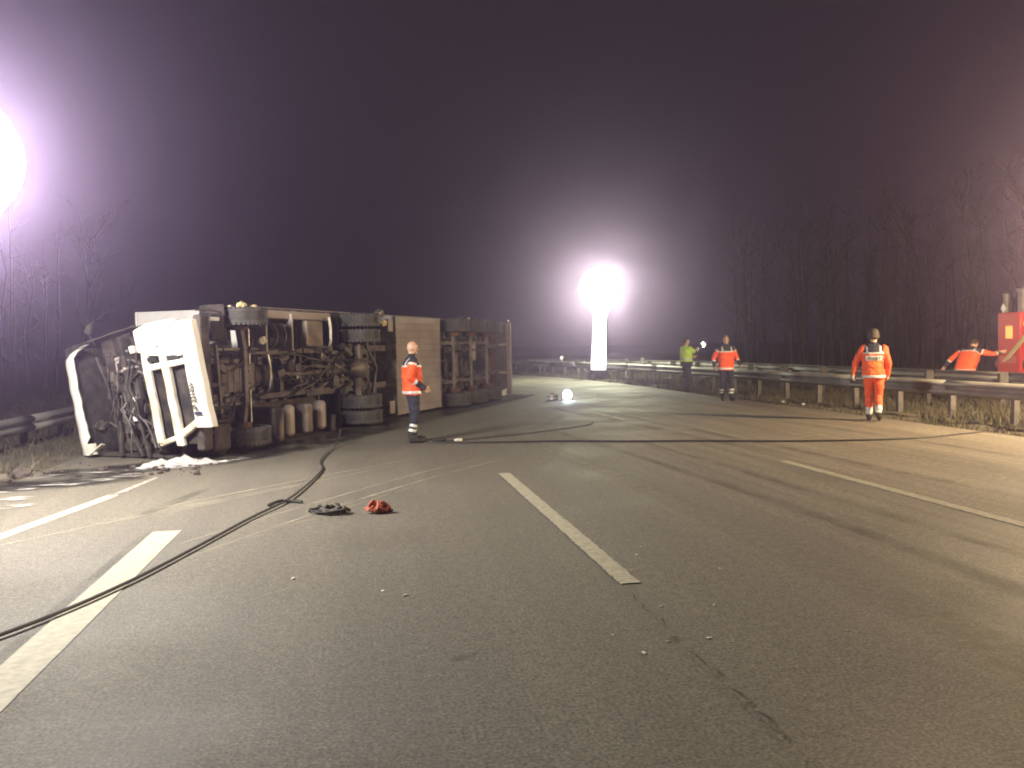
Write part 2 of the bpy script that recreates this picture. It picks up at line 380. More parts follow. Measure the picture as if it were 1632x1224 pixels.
for k, (pts) in enumerate([
    [(-6.3, 11.3, .4), (-4.9, 11.7, .6), (-3.9, 12.2, .5), (-3.0, 13.0, .4)], [(-5.4, 10.6, .4), (-4.6, 10.9, .45), (-3.9, 11.2, .3)],
    [(-4.6, 13.0, .35), (-3.6, 13.3, .4), (-2.5, 13.6, .35), (-1.7, 14.5, .25)], [(-4.9, 10.1, .3), (-4.3, 10.4, .4), (-3.7, 10.7, .3)]]):
    smear('foam_residue', pts, 'residue', .013+.0003*k)

# ------------------------------------------------------------------ haze
hz = MB().box((0, 60, 14.0), (240, 240, 31)).build('haze', 'paper'); tag(hz, 'thin smoky night air over the whole motorway, tinted violet for the lamp halos', kind='stuff')
hm = bpy.data.materials.new('haze'); hm.use_nodes = True; hz.data.materials.clear(); hz.data.materials.append(hm)
n_ = hm.node_tree.nodes; n_.remove(n_['Principled BSDF'])
pv = n_.new('ShaderNodeVolumePrincipled'); pv.inputs['Color'].default_value = (.74, .58, 1.0, 1); pv.inputs['Density'].default_value = HAZE; pv.inputs['Anisotropy'].default_value = .90  # violet tint and forward scatter put the camera's lamp halo into the air
hm.node_tree.links.new(pv.outputs[0], n_['Material Output'].inputs['Volume'])
for k_ in ('Density Attribute', 'Color Attribute', 'Temperature Attribute'): pv.inputs[k_].default_value = ''
hm.cycles.homogeneous_volume = True; hm.cycles.volume_sampling = 'EQUIANGULAR'
hz.display_type = 'WIRE'

# ------------------------------------------------------------------ light towers
def mast_light(loc, h, rb, m, label, power, color, rz=R(60)):
    """balloon light on a telescopic mast with tripod legs"""
    t = empty('balloon_light', loc, rz, label, 'floodlight')
    for k in range(3):
        a = 2*math.pi*k/3; MB().bar((math.cos(a)*.05, math.sin(a)*.05, .55), (math.cos(a)*.30, math.sin(a)*.30, .03), .05, .05).build('leg', 'bare_metal', t)
        MB().box((math.cos(a)*.31, math.sin(a)*.31, .015), (.10, .10, .03)).build('foot', 'dark_plastic', t)
    MB().cyl((0, 0, .3), (0, 0, h*.42), .055).cyl((0, 0, .70), (0, 0, .82), .085).build('lower_mast', 'bare_metal', t, True)
    MB().cyl((0, 0, h*.42), (0, 0, h-rb*.9), .035).cyl((0, 0, h*.41), (0, 0, h*.44), .07).build('upper_mast', 'bare_metal', t, True)
    MB().lathe((0, 0, h-rb), (0, 0, 1), [(0, -.12), (.12, -.12), (.14, 0), (.20, .06), (0, .08)], 16).build('lamp_socket', 'dark_plastic', t, True)
    MB().ell((0, 0, h), (rb, rb, rb*.92), 28, 18).build('balloon', m, t, True)
    bulb(t, h, rb*.7, power, color)
    return t
mast_light((-4.30, 9.98, 0), 3.80, .82, 'lamp_white', 'blinding balloon floodlight on a mast in front of the burnt cab', L_NEAR, (1.0, .94, .84))
mast_light((13.75, 12.3, -.07), 3.6, .42, 'lamp_warm', 'warm balloon floodlight on a mast behind the right guardrail', L_WARM, (1.0, .74, .42))
def inflatable(loc, label):
    t = empty('inflatable_light', loc, 0, label, 'light tower')
    MB().bb(-.42, .42, -.36, .36, .10, .46).build('generator_box', 'dark_plastic', t, bevel=.04)
    for sx in (-1, 1):
        for sy in (-1, 1): MB().cyl((sx*.36, sy*.38, .12), (sx*.36, sy*.46, .12), .12, n=14).build('wheel', 'rubber', t, True)
    MB().bar((-.42, 0, .4), (-.75, 0, .5), .05, .05).bar((-.75, -.2, .5), (-.75, .2, .5), .04, .04).build('handle', 'bare_metal', t)
    pf = [(.36, .47), (.37, .9), (.345, 1.8), (.33, 2.8), (.34, 3.1)]
    MB().lathe((0, 0, 0), (.045, 0, 1), pf, 28).build('inflated_tube', 'tube_glow', t, True, auto=80)
    hd = [(.34, 3.1), (.48, 3.35), (.74, 3.62), (.98, 3.98), (1.06, 4.38), (.98, 4.80), (.76, 5.12), (.42, 5.34), (0, 5.42)]  # head built wider than the ball itself, to take in its glow
    MB().lathe((0, 0, 0), (.045, 0, 1), hd, 28).build('light_head', 'lamp_far', t, True, auto=80)
    bulb(t, 4.4, .7, L_FAR, (.96, 1.0, .66), .2)
    for k in range(2):
        MB().tube([(-.3+.6*k, -.36, .3), (-.9+1.9*k, -.5, .02), (-1.3+2.6*k, -.1, .02)], .012, 5).build('guy_rope', 'black_strap', t)
    return t
inflatable((11.2, 40.6, 0), 'glowing white inflatable light tower standing by the far guardrail')

# work lamp lying on the road
wl_ = empty('work_lamp', (6.14, 25.9, .0), R(12), 'small bluish white work lamp shining on the road behind the trailer', 'lamp')
MB().lathe((0, -.02, .17), (0, -1, 0), [(.0, -.14), (.10, -.14), (.15, -.02), (.165, .03), (.15, .035)], 20).build('housing', 'dark_plastic', wl_, True)
MB().lathe((0, -.02, .17), (0, -1, 0), [(.150, .025), (.12, .045), (0, .05)], 20).build('lens', 'lamp_blue', wl_, True)
MB().bar((-.17, 0, .02), (-.17, 0, .17), .03, .02).bar((.17, 0, .02), (.17, 0, .17), .03, .02).bb(-.2, .2, -.1, .14, .002, .02).build('bracket', 'bare_metal', wl_)
cs = empty('equipment_case', (5.78, 26.3, 0), R(30), 'small pale case beside the bluish work lamp on the road', 'case')
MB().bb(-.16, .16, -.1, .1, .004, .17).build('shell', 'white_reflector', cs, bevel=.02)
MB().bb(-.165, .165, -.105, .105, .115, .13).build('seam', 'dark_plastic', cs)
MB().tube([(-.06, 0, .17), (-.05, 0, .21), (.05, 0, .21), (.06, 0, .17)], .012, 6).build('handle', 'dark_plastic', cs, True)

# ------------------------------------------------------------------ guardrails
PROF = [(0, 0), (.035, .03), (.075, .055), (.08, .09), (.02, .135), (.02, .175), (.08, .22), (.075, .255), (.035, .28), (0, .31)]
def guardrail(name, path, side, top, label, post_step=1.8, reflect=(), base=-.05, spacer=True, zfall=0):
    """path: points (x, y) about 0.9 m apart; side = which way the profile bulges"""
    g = empty(name, (0, 0, 0), 0, label, 'guardrail')
    acc = [0.0]
    for i in range(1, len(path)): acc.append(acc[-1]+math.dist(path[i], path[i-1]))
    def at(s_):
        for i in range(1, len(path)):
            if acc[i] >= s_ or i == len(path)-1:
                t = (s_-acc[i-1])/(acc[i]-acc[i-1]); p = Vector(path[i-1]).lerp(Vector(path[i]), t)
                d = (Vector(path[i])-Vector(path[i-1])).normalized(); return p, d
    Ltot = acc[-1]; n = int(Ltot/post_step)
    for i in range(0, n, 2):
        mb = MB(); ks = 5; e = min(i+2, n)
        for k in range(ks):
            s_ = (i+(e-i)*k/(ks-1))*post_step + (-.06 if k == 0 else .0)
            p, d = at(max(0, s_)); a = Vector((d.y, -d.x))*side
            for (o, z) in PROF: mb.v.append((p.x+a.x*(o+(.004 if k == 0 else 0)), p.y+a.y*(o+(.004 if k == 0 else 0)), top-.31+z))
        m = len(PROF)
        mb.f = [(k*m+j, k*m+j+1, (k+1)*m+j+1, (k+1)*m+j) for k in range(ks-1) for j in range(m-1)]
        o = mb.build('rail', 'galvanised', g, True, auto=25)
        so = o.modifiers.new('thick', 'SOLIDIFY'); so.thickness = .005; so.offset = -side
    pm = None
    for i in range(n+1):
        p, d = at(i*post_step); ang = math.atan2(d.y, d.x)
        if pm is None:
            mb = MB(); mb.bb(-.05, .05, -.06, -.052, 0, top-base-.02).bb(-.05, .05, .052, .06, 0, top-base-.02).bb(-.05, -.042, -.052, .052, 0, top-base-.02)
            if spacer: mb.bb(-.04, .04, -.06-.1, -.06, top-base-.29, top-base-.02) if side > 0 else mb.bb(-.04, .04, .06, .16, top-base-.29, top-base-.02)
            pm = mb.build('post', 'zinc_post', g); o = pm
        else:
            o = pm.copy(); col.objects.link(o); o.parent = g
        a = Vector((d.y, -d.x))*side
        o.location = (p.x-a.x*(.165 if spacer else .065), p.y-a.y*(.165 if spacer else .065), base); o.rotation_euler = (rnd.uniform(-.02, .02), rnd.uniform(-.03, .03), ang)
    for s_ in reflect:
        p, d = at(s_)
        r_ = MB().bb(-.015, .015, -.012, .012, 0, .16).lathe((0, 0, .22), (0, 1, 0), [(0, -.02), (.085, -.02), (.085, .02), (0, .02)], 14).build('reflector', 'white_reflector', g, loc=(p.x, p.y, top-.02))
    return g
ys = [2+.9*i for i in range(78)]
near = [(12.02+bend(y), y) for y in ys]
def s_of(path, y): return sum(math.dist(path[i], path[i-1]) for i in range(1, len(path)) if path[i][1] <= y)
guardrail('guardrail', near, -1, .80, 'near steel guardrail with posts along the right edge of the road', 1.8, [s_of(near, y) for y in (36.2, 41.9, 47.6)])
farp = [(15.0+bend(y), y) for y in ys]
guardrail('guardrail', farp, 1, .84, 'second steel guardrail behind the near one, beyond the grass median', 2.7)
lp = [(-6.35+.012*(y-12), y) for y in [6+.9*i for i in range(40)]]
guardrail('guardrail', lp, 1, .58, 'low steel guardrail at the left behind the burnt cab', 2.0, base=-.07)

# ------------------------------------------------------------------ verge grass and soil
def grass(name, x0, x1, y0, y1, n, m, label, h=(.06, .22), dens=None, seed=1):
    r = random.Random(seed); vs = []; fs = []
    for _ in range(n):
        y = y0+(y1-y0)*r.random()**1.3; x = x0+(x1-x0)*r.random()
        if noise.noise(Vector((x*.9, y*.5, seed))) < -.12 and r.random() < .8: continue
        hh = r.uniform(*h)*(1.3 if noise.noise(Vector((x*.6, y*.35, 9))) > .1 else .7)
        a = r.random()*6.283; wd = r.uniform(.004, .011)+.0002*y; lx, ly = r.gauss(0, .4)*hh, r.gauss(0, .4)*hh
        dx, dy = math.cos(a)*wd, math.sin(a)*wd; b = len(vs); X = x+bend(y); z = -.07
        vs += [(X-dx, y-dy, z), (X+dx, y+dy, z), (X+dx*.7+lx*.35, y+dy*.7+ly*.35, z+hh*.6), (X-dx*.7+lx*.35, y-dy*.7+ly*.35, z+hh*.6), (X+lx, y+ly, z+hh)]
        fs += [(b, b+1, b+2, b+3), (b+3, b+2, b+4)]
    me = bpy.data.meshes.new(name); me.from_pydata(vs, [], fs); me.materials.append(MATS[m])
    o = bpy.data.objects.new(name, me); col.objects.link(o); return tag(o, label, kind='stuff', cat='grass')
grass('verge_grass', 10.95, 17.1, 6, 52, 42000, 'grass', 'short rough grass on the median beneath the right guardrails', seed=3)
grass('dry_grass', 10.95, 17.1, 6, 52, 26000, 'dead_grass', 'dry pale grass stalks on the median between the guardrails', (.08, .28), seed=4)
grass('left_grass', -13, -4.85, 9, 40, 26000, 'dead_grass', 'dry grass on the left verge around the low guardrail', (.06, .25), seed=5)
# soft soil shoulders that hide the straight asphalt edge
def shoulder(name, x0, x1, y0, y1, hmax, seed):
    mb = MB(); nx, ny = 10, int((y1-y0)/.35)
    for j in range(ny+1):
        y = y0+(y1-y0)*j/ny
        for i in range(nx+1):
            u = i/nx; x = x0+(x1-x0)*u + (noise.noise(Vector((y*.8, seed, 0)))*.18 if i in (0, nx) else 0)
            z = -.075+hmax*math.sin(math.pi*u)*(.65+.7*noise.noise(Vector((x*1.7, y*1.3, seed))))+.03*noise.noise(Vector((x*5, y*5, seed)))
            mb.v.append((x+bend(y), y, z if 0 < i < nx else -.085+(.088 if (i == 0) == (x1 > x0) else 0)))
    for j in range(ny):
        for i in range(nx): a = j*(nx+1)+i; mb.f.append((a, a+1, a+nx+2, a+nx+1))
    o = mb.build(name, 'soil', None, True, auto=180); return tag(o, kind='structure')
shoulder('verge_soil', 10.82, 12.6, 4, 60, .12, 2.0)
shoulder('verge_soil', -4.62, -6.6, 5, 45, .14, 5.0)
# ------------------------------------------------------------------ overturned lorry
# built upright: x = its left (points up as it lies), y = backwards, z = its own height above its wheels
TB = Vector((.456, .890, 0)).normalized(); TU = Vector((-TB.y, TB.x, 0))
TO = Vector((-2.363, 14.09, 1.275))
TM = Matrix(((0, TB.x, TU.x, TO.x), (0, TB.y, TU.y, TO.y), (1, 0, 0, TO.z), (0, 0, 0, 1)))
truck = empty('truck', label='burnt out white lorry cab and chassis lying on its side, underside towards us', cat='truck'); truck.matrix_world = TM
trailer = empty('semi_trailer', label='long white box trailer tipped on its side behind the burnt lorry', cat='trailer'); trailer.matrix_world = TM

def make_wheel(parent, x, y, z=.5, r=.5, wd=.30, out=1):
    w_ = empty('wheel', (x, y, z), parent=parent)
    h = wd/2
    pr = [(r*.58, -h*.8), (r*.66, -h*.98), (r*.90, -h), (r*.97, -h*.86), (r, -h*.72)]
    for k in range(-3, 4):                                   # tread grooves
        c = k*h*.2
        if k != -3: pr += [(r, c-h*.065), (r-.016, c-h*.05), (r-.016, c+h*.05), (r, c+h*.065)] if abs(k) < 3 else []
    pr += [(r, h*.72), (r*.97, h*.86), (r*.90, h), (r*.66, h*.98), (r*.58, h*.8)]
    mb = MB().lathe((0, 0, 0), (1, 0, 0), pr, 36)
    for k in range(40):                                      # tread blocks along both shoulders
        a = 2*math.pi*k/40
        for s_ in (-1, 1): mb.box((s_*h*.82, math.cos(a)*(r-.012), math.sin(a)*(r-.012)), (h*.30, .045, .03), Matrix.Rotation(a-math.pi/2, 3, 'X'))
    mb.build('tyre', 'rubber', w_, True, auto=30)
    o = out
    rp = [(r*.585, -h*.85), (r*.56, -h*.3), (r*.52, h*.1*o), (r*.30, h*.25*o), (r*.28, h*.75*o), (r*.12, h*.85*o), (0, h*.85*o)]
    mb = MB().lathe((0, 0, 0), (1, 0, 0), rp, 28).lathe((0, 0, 0), (1, 0, 0), [(r*.585, h*.85), (r*.56, h*.3), (r*.52, h*.1*o)], 28)
    for k in range(10):
        a = 2*math.pi*k/10; mb.cyl((h*.2*o, math.cos(a)*r*.36, math.sin(a)*r*.36), (h*.42*o, math.cos(a)*r*.36, math.sin(a)*r*.36), .016, n=6)
    mb.build('rim', 'rim_steel', w_, True)
    return w_
# --- tractor underside
for x in (-.42, .42):
    MB().bb(x-.035, x+.035, .55, 7.2, .80, 1.06).bb(x-.05, x+.05, .55, 7.2, .785, .80).build('chassis_rail', 'chassis_paint', truck, bevel=.006)
for y in (.75, 2.35, 3.4, 4.6, 5.3, 6.4, 7.1):
    MB().bb(-.385, .385, y-.05, y+.05, .84, 1.0).build('cross_member', 'chassis_paint', truck, bevel=.006)
for s_ in (1, -1):
    make_wheel(truck, s_*1.03, 1.55, .5, .5, .31, s_)
    for xx in (.72, 1.06): make_wheel(truck, s_*xx, 5.95, .5, .51, .29, s_ if xx > 1 else -s_)
MB().bar((-.95, 1.55, .50), (-.45, 1.55, .42), .10, .12).bar((-.45, 1.55, .42), (.45, 1.55, .42), .10, .12).bar((.45, 1.55, .42), (.95, 1.55, .50), .10, .12).build('front_axle', 'grimy_metal', truck, bevel=.01)
MB().tube([(-.82, 1.78, .46), (.82, 1.78, .46)], .022).build('track_rod', 'bare_metal', truck, True)
for s_ in (-1, 1):
    mb = MB()
    for k in range(3): mb.tube(spline([(s_*.47, .7, .74-k*.03), (s_*.47, 1.1, .56-k*.03), (s_*.47, 1.55, .52-k*.03), (s_*.47, 2.0, .56-k*.03), (s_*.47, 2.45, .74-k*.03)][k//2:5-k//2], 4), .028, 4)
    mb.build('leaf_spring', 'grimy_metal', truck)
    MB().cyl((s_*.60, 1.25, .5), (s_*.55, 1.0, 1.0), .045).cyl((s_*.56, 1.1, .8), (s_*.55, 1.0, 1.0), .06).build('shock_absorber', 'chassis_paint', truck, True)
    MB().tube([(s_*.80, 1.55, .5), (s_*.9, 1.55, .5)], .17, 18).build('brake_drum', 'rust', truck, True)
# engine and gearbox
mb = MB().bb(-.34, .30, .75, 2.05, .62, 1.15).bb(-.26, .22, .85, 1.9, .44, .62).bb(-.38, -.34, .9, 1.9, .75, 1.0)
for k in range(6): mb.bb(-.28, .24, .93+k*.17, .98+k*.17, .425, .44)
mb.build('engine', 'grimy_metal', truck, bevel=.02)
MB().lathe((-.03, 2.05, .82), (0, 1, 0), [(.30, 0), (.32, .12), (.24, .3), (.20, .75), (.13, .85), (.0, .85)], 20).build('gearbox', 'burnt_steel', truck, True)
MB().tube([(-.03, 2.9, .80), (-.03, 5.45, .60)], .055, 14).lathe((-.03, 2.92, .80), (0, 1, 0), [(.1, -.05), (.1, .03), (.06, .06)], 14).build('propeller_shaft', 'bare_metal', truck, True)
MB().lathe((0, 5.95, .52), (0, 1, 0), [(0, -.42), (.08, -.42), (.12, -.3), (.21, -.14), (.25, 0), (.22, .14), (.12, .24), (0, .26)], 20).build('differential', 'grimy_metal', truck, True)
MB().tube([(-.95, 5.95, .52), (-.28, 5.95, .52), (0, 5.95, .52), (.28, 5.95, .52), (.95, 5.95, .52)], [.085, .10, .15, .10, .085], 14).build('rear_axle', 'grimy_metal', truck, True)
for s_ in (-1, 1):
    MB().lathe((s_*.36, 6.35, .60), (0, 0, 1), [(.0, 0), (.10, 0), (.14, .04), (.12, .08), (.15, .12), (.12, .17), (.14, .21), (.1, .25), (0, .25)], 16).build('air_spring', 'rubber', truck, True)
    MB().bar((s_*.36, 5.2, .75), (s_*.36, 6.5, .56), .09, .07).build('trailing_arm', 'chassis_paint', truck)
    MB().tube([(s_*.5, 5.35, .55), (s_*.32, 5.8, .62)], .075, 12).build('brake_chamber', 'bare_metal', truck, True)
MB().bar((.0, 5.5, .66), (.40, 4.7, .80), .06, .05).bar((0, 5.5, .66), (-.40, 4.7, .80), .06, .05).build('v_stay', 'grimy_metal', truck)
MB().bar((.55, 6.55, .62), (-.0, 7.05, .60), .07, .05).bar((-.85, 6.75, .60), (-.0, 7.05, .6), .07, .05).bar((.9, 6.62, .6), (.5, 6.6, .6), .06, .05).build('tow_bracket', 'bare_metal', truck)
# tanks on the upper (left) side
t_ = MB().lathe((.72, 2.52, .72), (0, 1, 0), [(0, 0), (.22, 0), (.27, .03), (.27, .62), (.22, .66), (0, .66)], 28).build('air_reservoir', 'black_gloss', truck, True)
MB().lathe((.72, 2.52, .72), (0, 1, 0), [(.276, .16), (.276, .20)], 28).lathe((.72, 2.52, .72), (0, 1, 0), [(.276, .45), (.276, .49)], 28).build('tank_strap', 'bare_metal', t_, True)
for y in (2.40, 3.28): MB().bb(.42, 1.14, y, y+.05, .50, 1.0).build('tank_bracket', 'panel_grey', truck, bevel=.01)
b_ = MB().bb(.50, 1.02, 3.75, 4.40, .46, .95).build('battery_box', 'tank_paint', truck, bevel=.035)
MB().bb(.49, 1.03, 3.74, 4.41, .62, .64).build('lid_seam', 'dark_plastic', b_)
MB().bb(1.03, 1.19, 2.3, 4.9, .55, 1.02).build('side_skirt', 'panel_grey', truck, bevel=.03)
MB().tube(spline([(1.1, 4.62, .45), (.8, 4.64, .43), (.5, 4.62, .45), (.42, 4.60, .6)], 5), .035, 8).build('mudguard_tube', 'bare_metal', truck, True)
def fender(parent, x0, x1, y, z, r, a0, a1, m):
    mb = MB(); n = 12
    for i in range(n+1):
        a = a0+(a1-a0)*i/n
        for rr_ in (r, r+.012):
            for x in (x0, x1): mb.v.append((x, y+math.cos(a)*rr_, z+math.sin(a)*rr_))
    for i in range(n):
        b = i*4; mb.f += [(b, b+1, b+5, b+4), (b+2, b+6, b+7, b+3), (b, b+4, b+6, b+2), (b+1, b+3, b+7, b+5)]
    mb.f += [(0, 2, 3, 1), (n*4, n*4+1, n*4+3, n*4+2)]
    return mb.build('mudguard', m, parent)
for s_ in (-1, 1):
    fender(truck, s_*.55, s_*1.24, 5.95, .5, .60, R(15), R(165), 'dark_plastic')
    fender(truck, s_*.86, s_*1.22, 1.55, .5, .62, R(20), R(195), 'char')
# boxes and reservoirs on the lower (right) side
for k, (y, wd, x0, x1, m) in enumerate([(2.60, .34, -1.26, -.62, 'tank_paint'), (3.14, .24, -1.22, -.60, 'panel_grey'), (3.68, .26, -1.20, -.62, 'tank_paint'), (4.34, .24, -1.20, -.60, 'panel_grey')]):
    if k in (0, 2): MB().bb(x0, x1, y-wd/2, y+wd/2, .40, .95).build('storage_box', m, truck, bevel=.05)
    else: MB().lathe((x0, y, .58), (1, 0, 0), [(0, 0), (wd*.4, .01), (wd*.58, .06), (wd*.58, x1-x0-.06), (wd*.4, x1-x0-.01), (0, x1-x0)], 20).build('air_tank', m, truck, True)
MB().bb(-1.27, -.55, 2.3, 4.9, .97, 1.02).build('tank_tray', 'burnt_steel', truck)
MB().bb(-1.26, -.92, 4.62, 4.75, .42, .9).build('step_bracket', 'burnt_steel', truck, bevel=.02)
MB().tube(spline([(.36, 2.42, .50), (.1, 2.46, .48), (-.22, 2.44, .48), (-.34, 2.3, .50), (-.36, 1.95, .56)], 6), .03, 8).build('exhaust_pipe', 'bare_metal', truck, True)
# hoses and lines
hr = random.Random(21)
def wander(p, q, r, m, parent, sag=.12, name='hose'):
    p, q = Vector(p), Vector(q); pts = [p]+[p.lerp(q, t)+Vector((hr.uniform(-sag, sag), hr.uniform(-sag, sag), hr.uniform(-sag*.8, sag*.3))) for t in (.25, .5, .75)]+[q]
    MB().tube(spline(pts, 5), r, 6).build(name, m, parent, True)
for k in range(16): wander((hr.uniform(-.5, .5), hr.uniform(2.3, 4.2), hr.uniform(.6, .85)), (hr.uniform(-.5, .5), hr.uniform(4.0, 6.4), hr.uniform(.55, .8)), hr.uniform(.012, .024), hr.choice(['hose_black', 'grimy_metal', 'bare_metal', 'burnt_steel']), truck)
for k in range(12): wander((hr.uniform(-.6, .6), hr.uniform(4.6, 5.4), hr.uniform(.5, .75)), (hr.uniform(-.6, .6), hr.uniform(6.1, 7.1), hr.uniform(.48, .7)), hr.uniform(.012, .024), hr.choice(['hose_black', 'grimy_metal', 'bare_metal', 'bare_metal']), truck, .16)
for k in range(10): wander((hr.uniform(-.9, .9), hr.uniform(.3, .9), hr.uniform(.4, .7)), (hr.uniform(-.8, .8), hr.uniform(1.2, 2.3), hr.uniform(.4, .65)), hr.uniform(.012, .028), hr.choice(['char', 'grimy_metal', 'burnt_steel']), truck, .14)
for k in range(14):
    c = (hr.uniform(-.6, .6), hr.uniform(2.9, 5.3), hr.uniform(.62, .85)); d = (hr.uniform(.08, .24), hr.uniform(.08, .3), hr.uniform(.08, .18))
    MB().box(c, d, Matrix.Rotation(hr.uniform(-.3, .3), 3, 'Z')).build(hr.choice(['valve_block', 'bracket', 'solenoid_box']), hr.choice(['grimy_metal', 'chassis_paint', 'burnt_steel', 'bare_metal']), truck, bevel=.012)
# bumper underside, radiator support, front tray
MB().bb(-1.12, 1.02, .06, .30, .16, .30).build('bumper_beam', 'burnt_steel', truck, bevel=.03)
MB().bb(-.55, .55, .36, .60, .36, .95).build('radiator', 'char', truck, bevel=.02)
for k in range(5): MB().bb(-.9+k*.38, -.84+k*.38, .28, 1.0, .30+.03*k, .36+.03*k).build('tray_rib', 'burnt_steel', truck)
MB().bar((-.75, .34, .34), (.55, .5, .36), .06, .05).bar((.55, .7, .36), (-.6, .85, .40), .05, .05).build('support_strut', 'grimy_metal', truck)
MB().bb(.62, 1.06, .55, .92, .30, .62).build('step_box', 'char', truck, bevel=.05)
MB().bb(-1.2, -.75, .5, .95, .28, .60).build('step_box', 'burnt_steel', truck, bevel=.05)
MB().bb(.93, .99, .36, .62, .20, .27).build('fog_lamp', 'lamp_glass', truck, bevel=.01)

# --- burnt cab, sagged to one side
def cw(v):
    x, y, z = v
    xt = 1.0-.10*(z-.3) if z < 1.3 else .90-.22*(z-1.3)
    x2 = -1.26+(x+1.26)*(xt+1.26)/2.33 if x > -1.26 else x
    return (x2, y+.10*max(0, z-1.3)+.012*noise.noise(Vector((x*3, z*3, 1)))*2, z+.19*(x2-.5)*min(1, max(.0, (2.6-y)/1.5)))
def C_(): m = MB(); m.warp = cw; return m
def bars(mb, p0, p1, y0, y1, wd, k=6):
    """a bar in the front plane from (x,z) p0 to p1, divided along its length so that it can sag"""
    p0, p1 = Vector(p0), Vector(p1); d = (p1-p0).normalized(); nr = Vector((-d.y, d.x))*wd/2; vs = []; fs = []
    c = min(.25*wd, .03)
    for i in range(k+1):
        p = p0.lerp(p1, i/k); n1 = nr*(1-c/wd)
        for (q, y) in ((p-nr, y1), (p-nr, y0+c), (p-n1, y0+c*.3), (p-nr*.4, y0), (p+nr*.4, y0), (p+n1, y0+c*.3), (p+nr, y0+c), (p+nr, y1)): vs.append((q.x, y, q.y))
    for i in range(k): fs += [(i*8+j, i*8+(j+1) % 8, i*8+8+(j+1) % 8, i*8+8+j) for j in range(8)]
    fs += [tuple(range(8)), tuple(k*8+j for j in range(7, -1, -1))]
    return mb.add(vs, fs)
# shell
C_().bb(-1.25, 1.06, 2.0, 2.06, 1.0, 3.0).build('back_wall', 'char', truck)
C_().bb(-1.25, 1.06, .25, 2.0, 1.02, 1.07).build('cab_floor', 'char', truck)
mb = C_()
for i in range(8): mb.bb(1.03, 1.06, .12+i*.235, .12+(i+1)*.235, 1.1, 1.62+.02*(i % 2))
mb.build('left_door', 'burnt_steel', truck)
mb = C_()
for i in range(6): mb.bb(1.035, 1.06, .03, .07, 1.3+i*.26, 1.3+(i+1)*.26)
mb.build('windscreen_pillar', 'burnt_steel', truck)
mb = C_()
for i in range(6): mb.bb(1.02, 1.06, 1.55, 2.0, 1.5+i*.24, 1.5+(i+1)*.24)
mb.build('side_panel', 'burnt_steel', truck)
mb = C_()
for i in range(6): mb.bb(-1.25, -1.19, .1, .25, 1.3+i*.26, 1.3+(i+1)*.26)
mb.build('windscreen_pillar', 'char', truck)
C_().bb(-1.26, -1.21, .1, 2.0, 1.1, 2.98).build('right_door', 'char', truck)
# white roof with its rolled front edge
mb = C_(); sec = [(-.02, 2.74), (-.03, 2.84), (-.005, 2.95), (.07, 3.03), (.22, 3.07), (.22, 3.04), (.10, 2.99), (.03, 2.90), (.02, 2.76)]
n = 18
xs = [-1.24+2.30*i/n for i in range(n+1)]
for i, x in enumerate(xs):
    u = max(0, (x-.72)/.34); dr = .30*u*u; pull = .25*u*u
    low = (.05*noise.noise(Vector((x*4, 0, 3))) if x > -.8 else .06*math.sin(x*30))
    for j, (y, z) in enumerate(sec): mb.v.append((x, y+pull, z-dr*(.45)+(low if j in (0, 8) else 0)))
k = len(sec)
for i in range(n): mb.f += [(i*k+j, i*k+(j+1) % k, (i+1)*k+(j+1) % k, (i+1)*k+j) for j in range(k)]
mb.f += [tuple(range(k)), tuple(n*k+j for j in range(k))]
mb.build('roof_edge', 'cab_white', truck, True, auto=50)
mb = C_()
for i in range(6):
    for j in range(5): mb.bb(-1.24+i*.38, -1.24+(i+1)*.38, .22+j*.36, .22+(j+1)*.36, 3.035-.012*((i*3+j*5) % 3), 3.07-.012*((i*3+j*5) % 3))
mb.build('roof_panel', 'sooty_white', truck)
mb = C_()
for i in range(6): mb.bb(-1.25+i*.385, -1.25+(i+1)*.385, .08, 1.98, 2.90, 2.99)
mb.build('headliner', 'char', truck)
mb = C_(); mb.prism([(-1.2, 2.60), (-.98, 2.62), (-1.0, 2.80), (-1.22, 2.80)], -.06, .0); mb.build('roof_flap', 'sooty_white', truck)
C_().bar((-1.22, -.08, 2.72), (-1.0, -.02, 2.45), .07, .03).build('torn_strip', 'sooty_white', truck)
# bulkhead and what is left of the dashboard
C_().bb(-1.2, 1.03, .30, .36, 1.25, 2.18).build('bulkhead', 'char', truck)
mb = C_()
for i in range(9): mb.bb(-1.15+i*.24, -.92+i*.24, .16+.05*hr.random(), .34, 1.95+.1*hr.random(), 2.2+.12*hr.random())
mb.build('dashboard', 'burnt_steel', truck)
C_().bb(.32, .62, .10, .30, 1.74, 1.96).build('heater_box', 'panel_grey', truck, bevel=.02)
C_().bb(.38, .5, .08, .11, 1.80, 1.9).build('heater_vent', 'dark_plastic', truck)
C_().bb(.60, .74, .06, .26, 1.46, 1.56).build('washer_bottle', 'sooty_white', truck, bevel=.02)
for (x, z) in ((-.20, 1.62), (-.54, 1.66)): C_().bb(x-.045, x+.045, .02, .07, z-.035, z+.035).build('relay_box', 'white_reflector', truck, bevel=.006)
for (x, z, s1) in ((-.34, 1.70, .5), (-.36, 1.74, .62)): C_().bar((x-s1/2, .05, z), (x+s1/2, .04, z-.03), .02, .02).build('wiper_linkage', 'bare_metal', truck)
